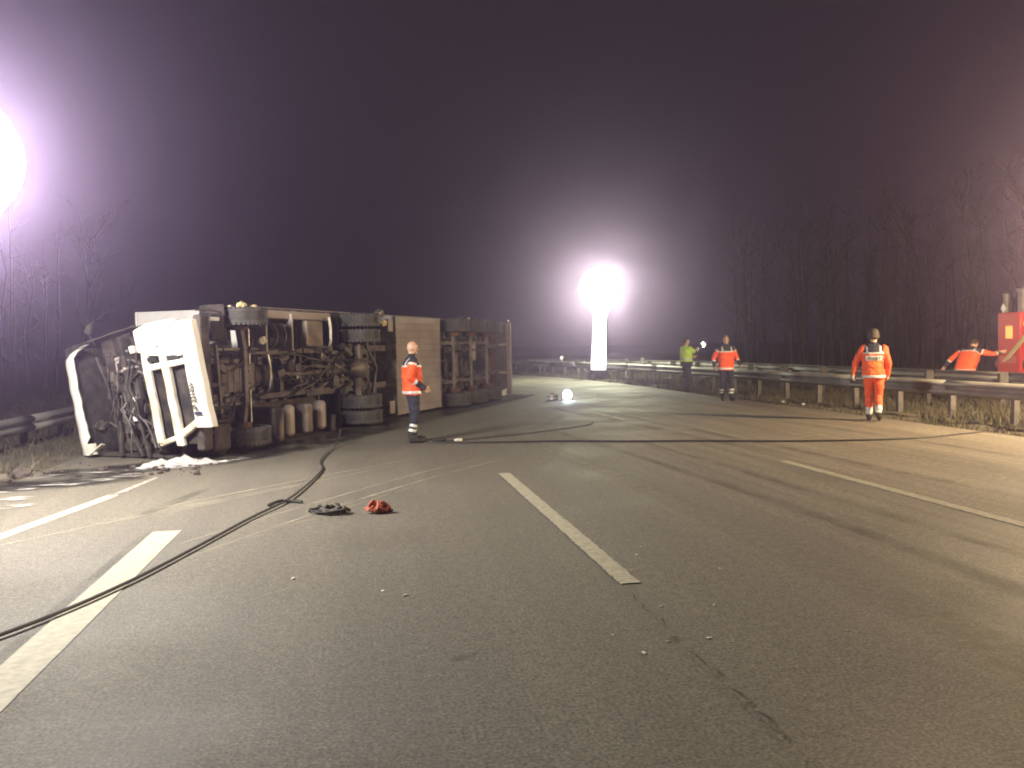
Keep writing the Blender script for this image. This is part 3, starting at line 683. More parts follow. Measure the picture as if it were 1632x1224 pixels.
for k in range(26):
    x, z = hr.uniform(-1.0, .85), hr.uniform(1.34, 2.2); mb = C_()
    if k % 2: mb.bb(x-.05-hr.random()*.12, x+.05+hr.random()*.12, .08, .3, z-.03-hr.random()*.05, z+.03+hr.random()*.05)
    else: mb.bar((x-.22*hr.random(), .12+.1*hr.random(), z-.1), (x+.3*hr.random(), .1, z+.12), .03, .03)
    mb.build(hr.choice(['wiring_box', 'bracket', 'dash_frame']), hr.choice(['char', 'burnt_steel', 'burnt_steel', 'grimy_metal']), truck)
for k in range(12):
    m_ = C_(); p = Vector((hr.uniform(-.3, .8), .1, hr.uniform(1.35, 2.1))); q = Vector((hr.uniform(-1.2, -.3), .02, hr.uniform(1.3, 2.2)))
    m_.tube(spline([p, p.lerp(q, .4)+Vector((0, -.06, .08)), p.lerp(q, .7)+Vector((.05, -.1, -.06)), q], 5), .014, 5); m_.build('burnt_cable', hr.choice(['char', 'burnt_steel', 'grimy_metal']), truck)
for k in range(40):
    x, z = hr.uniform(-1.1, .8), hr.uniform(1.32, 2.22); a = hr.uniform(0, 3.14); ln = hr.uniform(.05, .22)
    bars(C_(), (x-math.cos(a)*ln, z-math.sin(a)*ln*.6), (x+math.cos(a)*ln, z+math.sin(a)*ln*.6), .02+hr.random()*.12, .10+hr.random()*.14, hr.uniform(.012, .035), 2).build(hr.choice(['bent_bracket', 'burnt_trim', 'wire_end']), hr.choice(['char', 'burnt_steel', 'char', 'burnt_steel', 'grimy_metal', 'bare_metal'] if k % 5 == 0 else ['char', 'burnt_steel', 'grimy_metal']), truck)
C_().tube(spline([(.55, .25, 2.22), (.36, .12, 2.16), (.2, .1, 2.02), (-.05, .12, 1.94)], 5), .02, 6).build('steering_column', 'rust', truck)
m_ = C_(); ring = [(.15+.20*math.cos(t), .30+.1*math.sin(t), 2.34+.16*math.sin(t)) for t in [2*math.pi*i/20 for i in range(21)]]; m_.tube(ring, .014, 6); m_.build('steering_wheel', 'char', truck)
for (a, b, wd) in (((-.35, 2.0), (-1.22, 2.12), .07), ((-.55, 1.86), (-1.22, 1.66), .045), ((-.45, 1.6), (-1.24, 1.52), .035), ((.7, 2.25), (.1, 2.12), .025)):
    bars(C_(), a, b, .0, .07, wd, 5).build('melted_strip', 'burnt_steel', truck)
for s_ in (-1, 1):                                       # seat frames deep inside
    C_().bb(s_*.55-.24, s_*.55+.24, 1.0, 1.1, 1.5, 2.2).bb(s_*.55-.24, s_*.55+.24, .65, 1.05, 1.42, 1.5).build('seat_frame', 'char', truck, bevel=.02)
# white grille and bumper, the part the fire left
f_ = 'cab_white'
bars(C_(), (.55, 1.17), (-.98, 1.17), -.07, .02, .135, 8).build('grille_bar', 'sooty_white', truck, bevel=.02)
bars(C_(), (.48, .80), (-1.02, .80), -.09, .02, .14, 8).build('grille_bar', 'sooty_white', truck, bevel=.02)
bm_ = bars(C_(), (1.0, .28), (-.72, .28), -.10, .08, .28, 10).build('bumper', f_, truck, bevel=.03)
C_().prism([(.44, .46), (.50, 1.10), (.58, 1.27), (.95, 1.27), (1.04, 1.0), (1.06, .46)], -.085, .06).build('corner_panel', f_, truck, bevel=.03)
bars(C_(), (.30, 1.12), (.36, .46), -.06, .02, .11, 5).build('grille_crossbar', f_, truck, bevel=.015)
bars(C_(), (-1.0, 1.20), (-.86, .78), -.05, .02, .09, 4).build('lower_trim', 'sooty_white', truck, bevel=.015)
bars(C_(), (-.88, .82), (-.60, .36), -.06, .02, .12, 4).build('lower_trim', 'sooty_white', truck, bevel=.015)
C_().bb(-1.0, .95, .10, .16, .46, 1.26).build('grille_mesh', 'char', truck)
for k in range(7): bars(C_(), (.26, .92+.03*k), (-.86, .92+.03*k), .06, .09, .008, 3).build('grille_slat', 'burnt_steel', truck)
hd_ = C_().bb(.62, .88, -.105, -.06, .62, 1.10).build('headlight', 'lamp_glass', truck, bevel=.02)
C_().bb(.60, .90, -.098, -.06, .60, 1.12).build('headlight_frame', 'sooty_white', hd_, bevel=.01)
C_().bb(.40, .47, -.075, -.05, .50, .72).build('grille_vent', 'dark_plastic', truck)
C_().bb(.40, .47, -.075, -.05, .92, 1.10).build('grille_vent', 'dark_plastic', truck)
C_().lathe((.74, -.10, .86), (0, -1, 0), [(.0, .0), (.10, .0), (.105, .012), (.09, .015), (0, .004)], 20).build('headlight_lens', 'lamp_glass', hd_, True)
pl = C_().bb(-.52, .10, -.122, -.105, .22, .36).build('number_plate', 'plate_white', bm_, bevel=.003)
def flat_text(name, s, size, m, parent, M):
    cu = bpy.data.curves.new(name, 'FONT'); cu.body = s; cu.size = size; cu.align_x = 'CENTER'; cu.align_y = 'CENTER'; cu.extrude = .002; cu.offset = .004; cu.resolution_u = 2
    o = bpy.data.objects.new(name, cu); col.objects.link(o); dg = bpy.context.evaluated_depsgraph_get()
    me = bpy.data.meshes.new_from_object(o.evaluated_get(dg)); bpy.data.objects.remove(o)
    o = bpy.data.objects.new(name, me); col.objects.link(o); me.materials.append(MATS[m]); me.transform(M); o.parent = parent; return o
# reading direction runs from the lorry's right to its left, letters upright on the lorry
zc = .29+.19*(-.24-.5)
TXT = Matrix(((1, 0, .19*0, -.24), (0, 0, -1, -.166), (.19, 1, 0, zc+.004), (0, 0, 0, 1)))
flat_text('plate_lettering', 'IP 2210W', .105, 'plate_ink', bm_, TXT)
C_().bb(-.515, -.46, -.140, -.12, .225, .355).build('plate_band', 'plate_blue', bm_)
# things sticking up along the upper side
MB().tube(spline([(.58, .35, 2.45), (.80, .22, 2.48), (.86, .2, 2.40), (.98, .2, 2.36)], 5), .013, 6).build('mirror_arm', 'char', truck, True)
MB().box((.84, .2, 2.44), (.14, .05, .10), Matrix.Rotation(.4, 3, 'Y')).build('mirror_stub', 'char', truck)
wander((1.10, .2, .35), (1.16, 1.9, .5), .014, 'bare_metal', truck, .05, 'loose_trim')
def crumple(parent, c, r, m, seed, name='broken_lamp'):
    mb = MB().ell((0, 0, 0), (r, r*1.6, r*.8), 12, 8); mb.v = [tuple(Vector(v)*(1+.55*noise.noise(Vector(v)*(2.5/r)+Vector((seed, 0, 0))))+Vector(c)) for v in mb.v]
    return mb.build(name, m, parent)
crumple(truck, (1.22, 1.55, .42), .07, 'cream_foam', 1); crumple(truck, (1.2, 1.95, .45), .06, 'cream_foam', 4); crumple(truck, (1.17, 1.2, .4), .05, 'sooty_white', 8)
crumple(truck, (1.24, 6.9, .42), .11, 'bare_metal', 3); crumple(truck, (1.02, 6.9, .30), .07, 'cream_foam', 6)
crumple(truck, (.95, 2.22, .52), .08, 'sooty_white', 9, 'broken_trim'); crumple(truck, (.62, 2.28, .50), .07, 'sooty_white', 12, 'broken_trim')
for k in range(12):                                      # wreckage hanging under the cab
    p = (hr.uniform(-1.22, -.75), hr.uniform(-.05, 1.3), hr.uniform(.25, 2.2)); o = crumple(truck, p, hr.uniform(.05, .11), hr.choice(['char', 'burnt_steel', 'char', 'char']), k*3.3, 'molten_lump')

# --- trailer
Y0, Y1 = 3.15, 17.35
MB().bb(-1.27, 1.27, Y0, Y1, 1.20, 1.24).build('floor', 'trailer_floor', trailer)
MB().bb(-1.27, -1.245, Y0, Y1, 1.24, 4.0).build('side_panel', 'trailer_white', trailer)
for k in range(8):
    a = Y0+(Y1-Y0)*k/8; MB().bb(1.245, 1.27, a+.006, a+(Y1-Y0)/8-.006, 1.26, 3.99).build('side_panel', 'trailer_white', trailer, bevel=.004)
MB().bb(-1.245, 1.245, Y0, Y0+.03, 1.24, 3.97).build('front_wall', 'trailer_white', trailer, bevel=.01)
MB().bb(-1.27, 1.27, Y0-.03, Y1, 3.975, 4.02).build('roof', 'trailer_white', trailer, bevel=.015)
for s_ in (-1, 1):
    MB().bb(s_*1.265, s_*1.285, Y0, Y1, 1.12, 1.26).build('side_rail', 'panel_grey', trailer, bevel=.004)
    MB().bb(.02*s_, s_*1.25, Y1-.03, Y1+.02, 1.28, 3.95).build('rear_door', 'trailer_white', trailer, bevel=.008)
    mb = MB().bb(s_*.44-.012, s_*.44+.012, 4.2, 17.1, .78, 1.18).bb(s_*.44-.07, s_*.44+.07, 4.2, 17.1, .765, .785).build('main_beam', 'chassis_paint', trailer)
    for k in range(3):
        MB().cyl((s_*(.5+.25*k), Y1+.03, 1.4), (s_*(.5+.25*k), Y1+.03, 3.8), .018, n=8).build('lock_rod', 'bare_metal', trailer, True)
for k in range(30):
    y = 3.4+k*.46; MB().bb(-1.25, 1.25, y-.03, y+.03, 1.09, 1.19).build('cross_member', 'chassis_paint', trailer)
# landing gear
for s_ in (-1, 1):
    g_ = MB().bb(s_*.98-.07, s_*.98+.07, 7.42, 7.56, .62, 1.16).bb(s_*.98-.055, s_*.98+.055, 7.435, 7.545, .45, .64).build('landing_leg', 'chassis_paint', trailer, bevel=.01)
    MB().bb(s_*.98-.15, s_*.98+.15, 7.36, 7.62, .40, .46).build('foot', 'panel_grey', g_, bevel=.015)
    MB().bar((s_*.98, 7.5, .7), (s_*.5, 7.9, 1.1), .04, .04).build('leg_brace', 'chassis_paint', g_)
MB().bb(-.92, .92, 7.45, 7.53, .84, .92).build('landing_crossbar', 'chassis_paint', trailer)
MB().bb(-1.18, 1.18, 7.25, 7.66, .96, 1.1).build('gear_panel', 'burnt_steel', trailer)
# pallet box with horizontal boards
pb = MB().bb(-1.20, 1.20, 7.95, 10.75, .505, 1.12).build('pallet_box', 'panel_grey', trailer)
for k in range(14): MB().bb(-1.205+k*.1725, -1.205+(k+1)*.1725-.007, 7.93, 10.77, .485-.004*(k % 2), .505).build('board', 'panel_grey', pb, bevel=.004)
MB().bb(-1.23, 1.23, 7.90, 7.94, .47, 1.13).build('box_edge', 'bare_metal', pb, bevel=.006)
MB().bb(-1.23, 1.23, 10.76, 10.80, .47, 1.13).build('box_edge', 'bare_metal', pb, bevel=.006)
# axles
for y in (11.75, 13.2, 14.65):
    MB().tube([(-1.0, y, .5), (1.0, y, .5)], .075, 14).build('axle', 'grimy_metal', trailer, True)
    for s_ in (-1, 1):
        make_wheel(trailer, s_*1.05, y, .5, .5, .37, s_)
        MB().lathe((s_*.80, y, .5), (1, 0, 0), [(0, -.06), (.2, -.06), (.21, .06), (0, .06)], 20).build('brake_drum', 'rust', trailer, True)
        MB().bar((s_*.55, y-.65, .80), (s_*.55, y+.1, .44), .10, .06).bar((s_*.55, y+.1, .44), (s_*.55, y+.45, .60), .12, .05).build('trailing_arm', 'grimy_metal', trailer)
        MB().lathe((s_*.52, y+.40, .64), (0, 0, 1), [(0, 0), (.11, 0), (.15, .04), (.13, .10), (.12, .14), (0, .14)], 16).build('air_spring', 'rubber', trailer, True)
        MB().tube([(s_*.36, y-.25, .58), (s_*.36, y-.02, .60)], .085, 12).build('brake_chamber', 'bare_metal', trailer, True)
        MB().bb(s_*.62-.06, s_*.62+.06, y-.72, y-.60, .72, 1.15).build('hanger', 'chassis_paint', trailer, bevel=.01)
    fender(trailer, .86, 1.25, y, .5, .58, R(25), R(155), 'dark_plastic'); fender(trailer, -1.25, -.86, y, .5, .58, R(25), R(155), 'dark_plastic')
    MB().bb(-.40, .40, y-.62, y-.54, .80, .98).build('axle_beam', 'panel_grey', trailer, bevel=.01)
MB().bb(-.35, .10, 15.3, 15.9, .62, .98).build('tool_box', 'rust', trailer, bevel=.03)
MB().lathe((-.5, 12.4, .72), (1, 0, 0), [(0, 0), (.1, .01), (.13, .05), (.13, .75), (.1, .79), (0, .8)], 18).build('air_tank', 'grimy_metal', trailer, True)
MB().lathe((.0, 13.9, .70), (1, 0, 0), [(0, 0), (.1, .01), (.13, .05), (.13, .55), (.1, .59), (0, .6)], 18).build('air_tank', 'panel_grey', trailer, True)
for k in range(14): wander((hr.uniform(-.7, .7), hr.uniform(11, 13.5), hr.uniform(.5, .8)), (hr.uniform(-.7, .7), hr.uniform(13, 16.3), hr.uniform(.5, .8)), hr.uniform(.014, .024), hr.choice(['hose_black', 'grimy_metal', 'bare_metal']), trailer)
# rear end: mud flaps, bumper bar, lamps
for s_ in (-1, 1):
    MB().bb(s_*.84, s_*1.24, 15.35, 15.38, .25, 1.1).build('mud_flap', 'dark_plastic', trailer)
    MB().bar((s_*.44, 16.5, 1.0), (s_*.5, 17.15, .55), .07, .09).build('bumper_arm', 'panel_grey', trailer)
    l_ = MB().bb(s_*.62, s_*1.18, Y1-.12, Y1+.03, .72, .90).build('tail_lamp', 'red_reflector', trailer, bevel=.01)
    MB().bb(s_*.60, s_*1.20, Y1-.14, Y1-.02, .70, .92).build('lamp_housing', 'dark_plastic', l_)
MB().bb(-1.22, 1.22, 17.05, 17.18, .42, .58).build('rear_bumper', 'panel_grey', trailer, bevel=.012)
MB().bb(-1.26, 1.26, Y1-.12, Y1+.03, 1.02, 1.25).build('rear_frame', 'panel_grey', trailer, bevel=.01)
MB().bb(-1.22, 1.22, 16.55, 17.02, .95, 1.05).build('rear_panel', 'rust', trailer, bevel=.01)
MB().bb(-1.20, 1.20, 17.06, 17.10, .56, 1.2).build('rear_valance', 'trailer_floor', trailer, bevel=.01)
MB().prism([(-1.22, 15.9), (-1.22, 16.4), (-1.0, 16.5), (-1.05, 15.95)], .40, .43, 'z').build('bent_guard', 'white_reflector', trailer)
for y, s1 in ((12.4, 1), (13.0, 2), (13.6, 5), (14.1, 7), (16.9, 11)): crumple(trailer, (1.27, y, .45), .045, 'bare_metal' if s1 % 2 else 'cream_foam', s1)

# foam and debris by the cab
def mound(name, pts, m, label, cat, seed):
    mb = MB()
    for (x, y, rx, ry, h) in pts:
        q = MB().ell((0, 0, 0), (rx, ry, h), 18, 10); q.v = [((v[0]*(1+.4*noise.noise(Vector((v[0]*6+seed, v[1]*6, x)))))+x, v[1]*(1+.4*noise.noise(Vector((v[0]*5, v[1]*5+seed, y))))+y, max(-.02, v[2]*(1+.7*noise.noise(Vector((v[0]*9, v[1]*9, seed)))))) for v in q.v]; mb.add(q.v, q.f)
    return tag(mb.build(name, m, None, True, auto=180), label, cat, kind='stuff')
mound('fire_foam', [(-3.05, 13.72, .28, .14, .09), (-2.72, 13.8, .30, .14, .12), (-2.42, 13.83, .26, .12, .07), (-3.25, 13.55, .12, .07, .03), (-2.15, 13.95, .12, .06, .03), (-2.9, 13.52, .16, .05, .025), (-2.6, 13.58, .1, .04, .02)], 'foam', 'white fire foam spilled on the road beneath the grille', 'foam', 3)
mb = MB(); hr2 = random.Random(5)
for k in range(90):
    x, y = hr2.uniform(-6.4, -2.2), 0; y = 13.3+(x+2.4)*-.15+hr2.gauss(0, .35); r_ = hr2.uniform(.012, .05)
    q = MB().ell((0, 0, 0), (r_, r_*hr2.uniform(.6, 1.8), r_*.6), 7, 5); q.v = [tuple(Vector(v)*(1+.6*noise.noise(Vector(v)*20+Vector((k, 0, 0))))+Vector((x, y, r_*.35))) for v in q.v]; mb.add(q.v, q.f)
tag(mb.build('burnt_debris', 'burnt_steel'), 'charred fragments scattered on the road around the cab', 'debris', kind='stuff')
mb = MB()
for k in range(70):
    x, y = hr2.uniform(-7.2, -4.7), hr2.uniform(11.0, 15.2); r_ = hr2.uniform(.05, .22)*(1.2 if x < -5.6 else .7)
    q = MB().ell((0, 0, 0), (r_, r_*hr2.uniform(.7, 1.5), r_*.7), 8, 6); q.v = [tuple(Vector(v)*(1+.5*noise.noise(Vector(v)*9+Vector((k, 0, 0))))+Vector((x, y, -.02))) for v in q.v]; mb.add(q.v, q.f)
tag(mb.build('torn_soil', 'clod', None, True, auto=60), 'dark clods of torn up soil on the left verge', 'soil', kind='stuff')
# ------------------------------------------------------------------ people
def person(name, loc, rz, height, label, pose, rule, parts=(), post=None, headturn=0.0, headtilt=0.0):
    """one continuous body: limbs, torso and head fused by a voxel remesh; faces y+; materials follow the clothing rule"""
    P = []                                             # (kind, p0, r0, p1, r1, tag)
    J = dict(hl=(-.10, 0, .93), hr=(.10, 0, .93), kl=(-.11, .03, .50), kr=(.11, .03, .50), al=(-.11, -.02, .10), ar=(.11, -.02, .10), tl=(-.13, .19, .035), tr=(.13, .19, .035),
             sl=(-.185, -.01, 1.43), sr=(.185, -.01, 1.43), el=(-.27, -.04, 1.15), er=(.27, -.04, 1.15), wl=(-.27, .08, .93), wr=(.27, .08, .93), thumb=1)
    J.update(pose)
    V = {k: Vector(v) for k, v in J.items() if k != 'thumb'}
    def cone(a, ra, b, rb, tg): P.append((Vector(a), ra, Vector(b), rb, tg))
    for s_ in 'lr':
        cone(V['h'+s_], .105, V['k'+s_], .078, 'thigh'); cone(V['k'+s_], .078, V['a'+s_]+Vector((0, 0, .06)), .066, 'shin')
        heel = V['a'+s_]; toe = V['t'+s_]
        cone(heel+Vector((0, 0, .07)), .062, heel-Vector((0, 0, .045)), .052, 'boot'); mid = heel.lerp(toe, .55); mid.z = min(heel.z, toe.z)+.02+.5*abs(heel.z-.1-toe.z+.035)
        cone(heel-Vector((0, 0, .05)), .05, mid, .052, 'boot'); cone(mid, .052, toe, .042, 'boot')
        cone(V['s'+s_], .082, V['e'+s_], .064, 'uparm'); cone(V['e'+s_], .064, V['w'+s_], .047, 'forearm')
        # hand: palm, four fingers, thumb
        d = (V['w'+s_]-V['e'+s_]).normalized(); sd = 1 if s_ == 'r' else -1
        n = Vector((sd, 0, 0)); n = (n-d*n.dot(d)).normalized(); a = d.cross(n).normalized()     # n: back of the hand (outwards); a: across
        if a.y < 0: a = -a
        w0 = V['w'+s_]; cone(w0, .034, w0+d*.045, .038, 'hand')
        for q, f0 in enumerate((.022, .008, -.008, -.022)): cone(w0+d*.02+a*f0, .017, w0+d*.085+a*f0*1.5, .017, 'hand')
        for q, (f0, ln) in enumerate(((.034, .068), (.012, .078), (-.011, .072), (-.032, .056))):
            b0 = w0+d*.085+a*f0; b1 = b0+d*ln*.5-n*.012; b2 = b1+d*ln*.36-n*.034
            cone(b0, .0105, b1, .0098, 'hand'); cone(b1, .0098, b2, .0088, 'hand')
        t0 = w0+d*.03+a*.03; t1 = t0+d*.035+a*.028-n*.01; t2 = t1+d*.032+a*.006-n*.014
        cone(t0, .014, t1, .012, 'hand'); cone(t1, .012, t2, .0098, 'hand')
    cone((0, -.01, 1.50), .066, (0, .005, 1.60), .058, 'neck'); cone((-.07, -.015, 1.475), .065, (.07, -.015, 1.475), .065, 'collar')
    mb = MB()
    for (a, ra, b, rb, tg) in P:
        d = b-a; k = 3 if d.length > .2 else 2
        # rounded cone
        ax = d.normalized() if d.length > 1e-5 else Vector((0, 0, 1))
        pr = [(ra*math.cos(t), ra*math.sin(t)) for t in (-1.45, -1.0, -.5)]+[(ra, 0)]+[(rb, d.length)]+[(rb*math.cos(t), d.length+rb*math.sin(t)) for t in (.5, 1.0, 1.45)]
        o = len(mb.v); nn = 12; mb.lathe(a, ax, pr, nn); mb.f += [tuple(o+j for j in range(nn-1, -1, -1)), tuple(o+(len(pr)-1)*nn+j for j in range(nn))]
    # torso: elliptical rings from the jacket hem to the shoulders, and the seat
    def loft(rings, tg):
        o = len(mb.v); nn = 24
        for (z, rx, ry, cy) in rings: mb.v += [(rx*math.copysign(abs(math.cos(t))**.85, math.cos(t)), cy+ry*math.copysign(abs(math.sin(t))**.85, math.sin(t)), z) for t in [2*math.pi*j/nn for j in range(nn)]]
        m = len(rings); mb.f += [(o+i*nn+j, o+i*nn+(j+1) % nn, o+(i+1)*nn+(j+1) % nn, o+(i+1)*nn+j) for i in range(m-1) for j in range(nn)]
        mb.f += [tuple(o+j for j in range(nn-1, -1, -1)), tuple(o+(m-1)*nn+j for j in range(nn))]
    loft([(.80, .125, .105, 0), (.86, .165, .125, 0), (.95, .165, .125, 0), (1.0, .15, .11, 0)], 'seat')
    loft([(.845, .205, .165, 0), (.87, .22, .180, 0), (1.0, .215, .172, 0), (1.15, .22, .172, 0), (1.3, .225, .172, -.005), (1.40, .215, .148, -.01), (1.46, .165, .105, -.015), (1.50, .10, .085, -.015)], 'torso')
    # head
    hv = len(mb.v)
    q = MB().ell((0, .012, 1.675), (.076, .094, .112), 20, 14); q.ell((0, .03, 1.625), (.060, .070, .075), 14, 10)
    q.ell((0, .108, 1.655), (.014, .022, .024), 8, 6).ell((0, .095, 1.70), (.05, .018, .014), 10, 6).ell((0, .088, 1.60), (.026, .018, .014), 8, 6).ell((0, .085, 1.575), (.03, .02, .02), 8, 6)
    for s_ in (-1, 1): q.ell((s_*.077, .0, 1.66), (.011, .022, .032), 8, 6)
    for s_ in (-1, 1): q.ell((s_*.032, .088, 1.678), (.014, .012, .010), 8, 6)
    HM = Matrix.Translation((0, 0, 1.55)) @ Matrix.Rotation(headturn, 4, 'Z') @ Matrix.Rotation(headtilt, 4, 'X') @ Matrix.Translation((0, 0, -1.55))
    mb.add([HM @ Vector(v) for v in q.v], q.f)
    me = bpy.data.meshes.new(name); me.from_pydata([tuple(v) for v in mb.v], [], mb.f)
    bm = bmesh.new(); bm.from_mesh(me); bmesh.ops.recalc_face_normals(bm, faces=bm.faces); bm.to_mesh(me); bm.free()
    tmp = bpy.data.objects.new('tmp', me); col.objects.link(tmp)
    rm = tmp.modifiers.new('r', 'REMESH'); rm.mode = 'VOXEL'; rm.voxel_size = .0085
    sm = tmp.modifiers.new('s', 'SMOOTH'); sm.factor = .5; sm.iterations = 3
    dg = bpy.context.evaluated_depsgraph_get(); me2 = bpy.data.meshes.new_from_object(tmp.evaluated_get(dg)); bpy.data.objects.remove(tmp)
    me2.name = 'body'
    # label every face by the nearest limb
    nf = len(me2.polygons); cen = np.empty(nf*3); me2.polygons.foreach_get('center', cen); cen = cen.reshape(-1, 3)
    best = np.full(nf, 9.0); idx = np.zeros(nf, int); tags = [p[4] for p in P]+['torso', 'seat', 'head']
    for i, (a, ra, b, rb, tg) in enumerate(P):
        a_, d_ = np.array(a), np.array(b-a); t = np.clip(((cen-a_) @ d_)/max(1e-9, d_ @ d_), 0, 1)
        dist = np.linalg.norm(cen-a_-t[:, None]*d_, axis=1)-(ra+(rb-ra)*t); m = dist < best; best[m] = dist[m]; idx[m] = i
    def ellip(c, r):
        q_ = (cen-np.array(c))/np.array(r); L_ = np.linalg.norm(q_, axis=1); return (L_-1)*min(r)
    for kk, (lo, hi, rx, ry) in (('torso', (.84, 1.50, .215, .17)), ('seat', (.78, .86, .16, .12))):
        q_ = np.sqrt((cen[:, 0]/rx)**2+(cen[:, 1]/ry)**2); dist = np.maximum((q_-1)*.14, np.maximum(lo-cen[:, 2], cen[:, 2]-hi)); m = dist < best; best[m] = dist[m]; idx[m] = tags.index(kk)
    HI = np.array(HM.inverted()); hc = cen @ HI[:3, :3].T+HI[:3, 3]; m = hc[:, 2] > 1.565; idx[m] = tags.index('head')
    names = ['skin', 'navy_cloth', 'orange_cloth', 'orange_light', 'yellow_cloth', 'reflective', 'leather', 'hair_dark', 'eye_dark', 'lip', 'glove']
    for k in names: me2.materials.append(MATS[k])
    mi = np.zeros(nf, int)
    for i in range(nf):
        tg = tags[idx[i]]; c = cen[i]
        if tg == 'head':
            h_ = hc[i]; r_ = 'skin'
            if abs(abs(h_[0])-.032) < .011 and abs(h_[2]-1.678) < .007 and h_[1] > .06: r_ = 'eye_dark'
            elif abs(h_[0]) < .024 and abs(h_[2]-1.602) < .008 and h_[1] > .07: r_ = 'lip'
        else:
            if tg in ('forearm', 'uparm', 'hand', 'shin', 'thigh'):
                a, ra, b, rb, _ = P[idx[i]]; t = float(np.clip(np.dot(c-np.array(a), np.array(b-a))/(b-a).length_squared, 0, 1))
            else: t = 0
            r_ = rule(tg, c, t)
        mi[i] = names.index(r_)
    me2.polygons.foreach_set('material_index', mi); me2.polygons.foreach_set('use_smooth', np.ones(nf, bool))
    s_ = height/1.79; root = empty(name, loc, rz, label, 'person'); root.scale = (s_, s_, s_)
    # cloth folds: soft vertical-ish wrinkles
    vv = np.empty(len(me2.vertices)*3); me2.vertices.foreach_get('co', vv); vv = vv.reshape(-1, 3); nm = np.empty_like(vv).ravel(); me2.vertices.foreach_get('normal', nm); nm = nm.reshape(-1, 3)
    for i in range(len(vv)):
        x, y, z = vv[i]
        if z < 1.5 and z > .12: vv[i] += nm[i]*(.012*noise.noise(Vector((x*9, y*9, z*14+rz)))+.006*noise.noise(Vector((x*20, y*20, z*26))))
    if post: vv = np.array([post(Vector(v)) for v in vv])
    me2.vertices.foreach_set('co', vv.ravel()); me2.update()
    body = bpy.data.objects.new('body', me2); col.objects.link(body); body.parent = root
    def fix(o):
        me3 = o.data
        for v in me3.vertices:
            p = HM @ v.co
            v.co = post(p) if post else p
        return o
    if 'hair' in parts:
        q = MB().ell((0, -.004, 1.695), (.089, .106, .116), 20, 14); q.v = [v for v in q.v]
        keep = [f for f in q.f if all((q.v[i][2] > 1.70 or (q.v[i][1] < -.01 and q.v[i][2] > 1.615)) and not (q.v[i][1] > .07 and q.v[i][2] < 1.75) for i in f)]
        q.f = keep; q.v = [(v[0]*(1+.03*noise.noise(Vector(v)*40)), v[1]*(1+.03*noise.noise(Vector(v)*40)), v[2]+.006*noise.noise(Vector(v)*30)) for v in q.v]
        h_ = q.build('hair', 'hair_dark', root, True, auto=180); so = h_.modifiers.new('t', 'SOLIDIFY'); so.thickness = .012; fix(h_)
    if 'cap' in parts:
        q = MB().lathe((0, 0, 1.70), (0, 0, 1), [(.092, -.01), (.098, .03), (.088, .075), (.05, .10), (0, .105)], 20); q.v = [(v[0]*.95, v[1]*1.12, v[2]) for v in q.v]
        q.prism([(-.07, .08), (.07, .08), (.055, .16), (0, .18), (-.055, .16)], 1.70, 1.708, 'z')
        fix(q.build('cap', 'navy_cloth', root, True))
    if 'helmet' in parts:
        q = MB().lathe((0, -.01, 1.70), (0, 0, 1), [(.125, -.05), (.115, -.03), (.112, .04), (.09, .10), (.05, .128), (0, .135)], 24); q.v = [(v[0]*.93, v[1]*1.12, v[2]) for v in q.v]
        fix(q.build('helmet', 'hair_dark', root, True))
    root['_hm'] = 0; del root['_hm']
    return root, HM

def paramedic(tr='navy_cloth', jk='orange_cloth', yoke=1.335, back=None, cuff=True, hem=.91):
    def f(tg, c, t):
        z = c[2]
        if tg in ('torso', 'collar', 'neck'):
            if tg == 'neck' or z > 1.49: return 'navy_cloth'
            # shoulder straps of reflective tape running over the dark yoke
            if z > yoke+.03: return 'reflective' if abs(abs(c[0])-.125) < .018 else 'navy_cloth'
            if z > yoke: return 'reflective'
            if z < hem and z > .865: return 'reflective'
            if back and c[1] < 0 and back(c): return back(c)
            return jk
        if tg == 'uparm': return 'navy_cloth' if t < .12 else ('reflective' if t < .24 and t > .14 else jk)
        if tg == 'forearm': return jk if t < .30 else ('reflective' if t < .45 else ('navy_cloth' if cuff else jk))
        if tg == 'hand': return 'skin'
        if tg == 'shin': return 'reflective' if (.50 < t < .64 or .74 < t < .88) else tr
        if tg in ('thigh', 'seat'): return tr
        return 'leather'
    return f
# 1: bald man in profile in front of the trailer
person('person', (.88, 15.71, 0), R(-82), 1.83, 'bald man in orange jacket and navy trousers standing in front of the trailer',
       dict(el=(-.26, -.08, 1.16), wl=(-.20, .12, 1.0), er=(.27, -.10, 1.15), wr=(.20, .16, .97), kl=(-.10, .03, .5), kr=(.10, .02, .5), al=(-.10, .02, .10), ar=(.12, -.06, .10), tl=(-.12, .23, .035), tr=(.14, .14, .035)),
       paramedic(), headturn=R(-6))
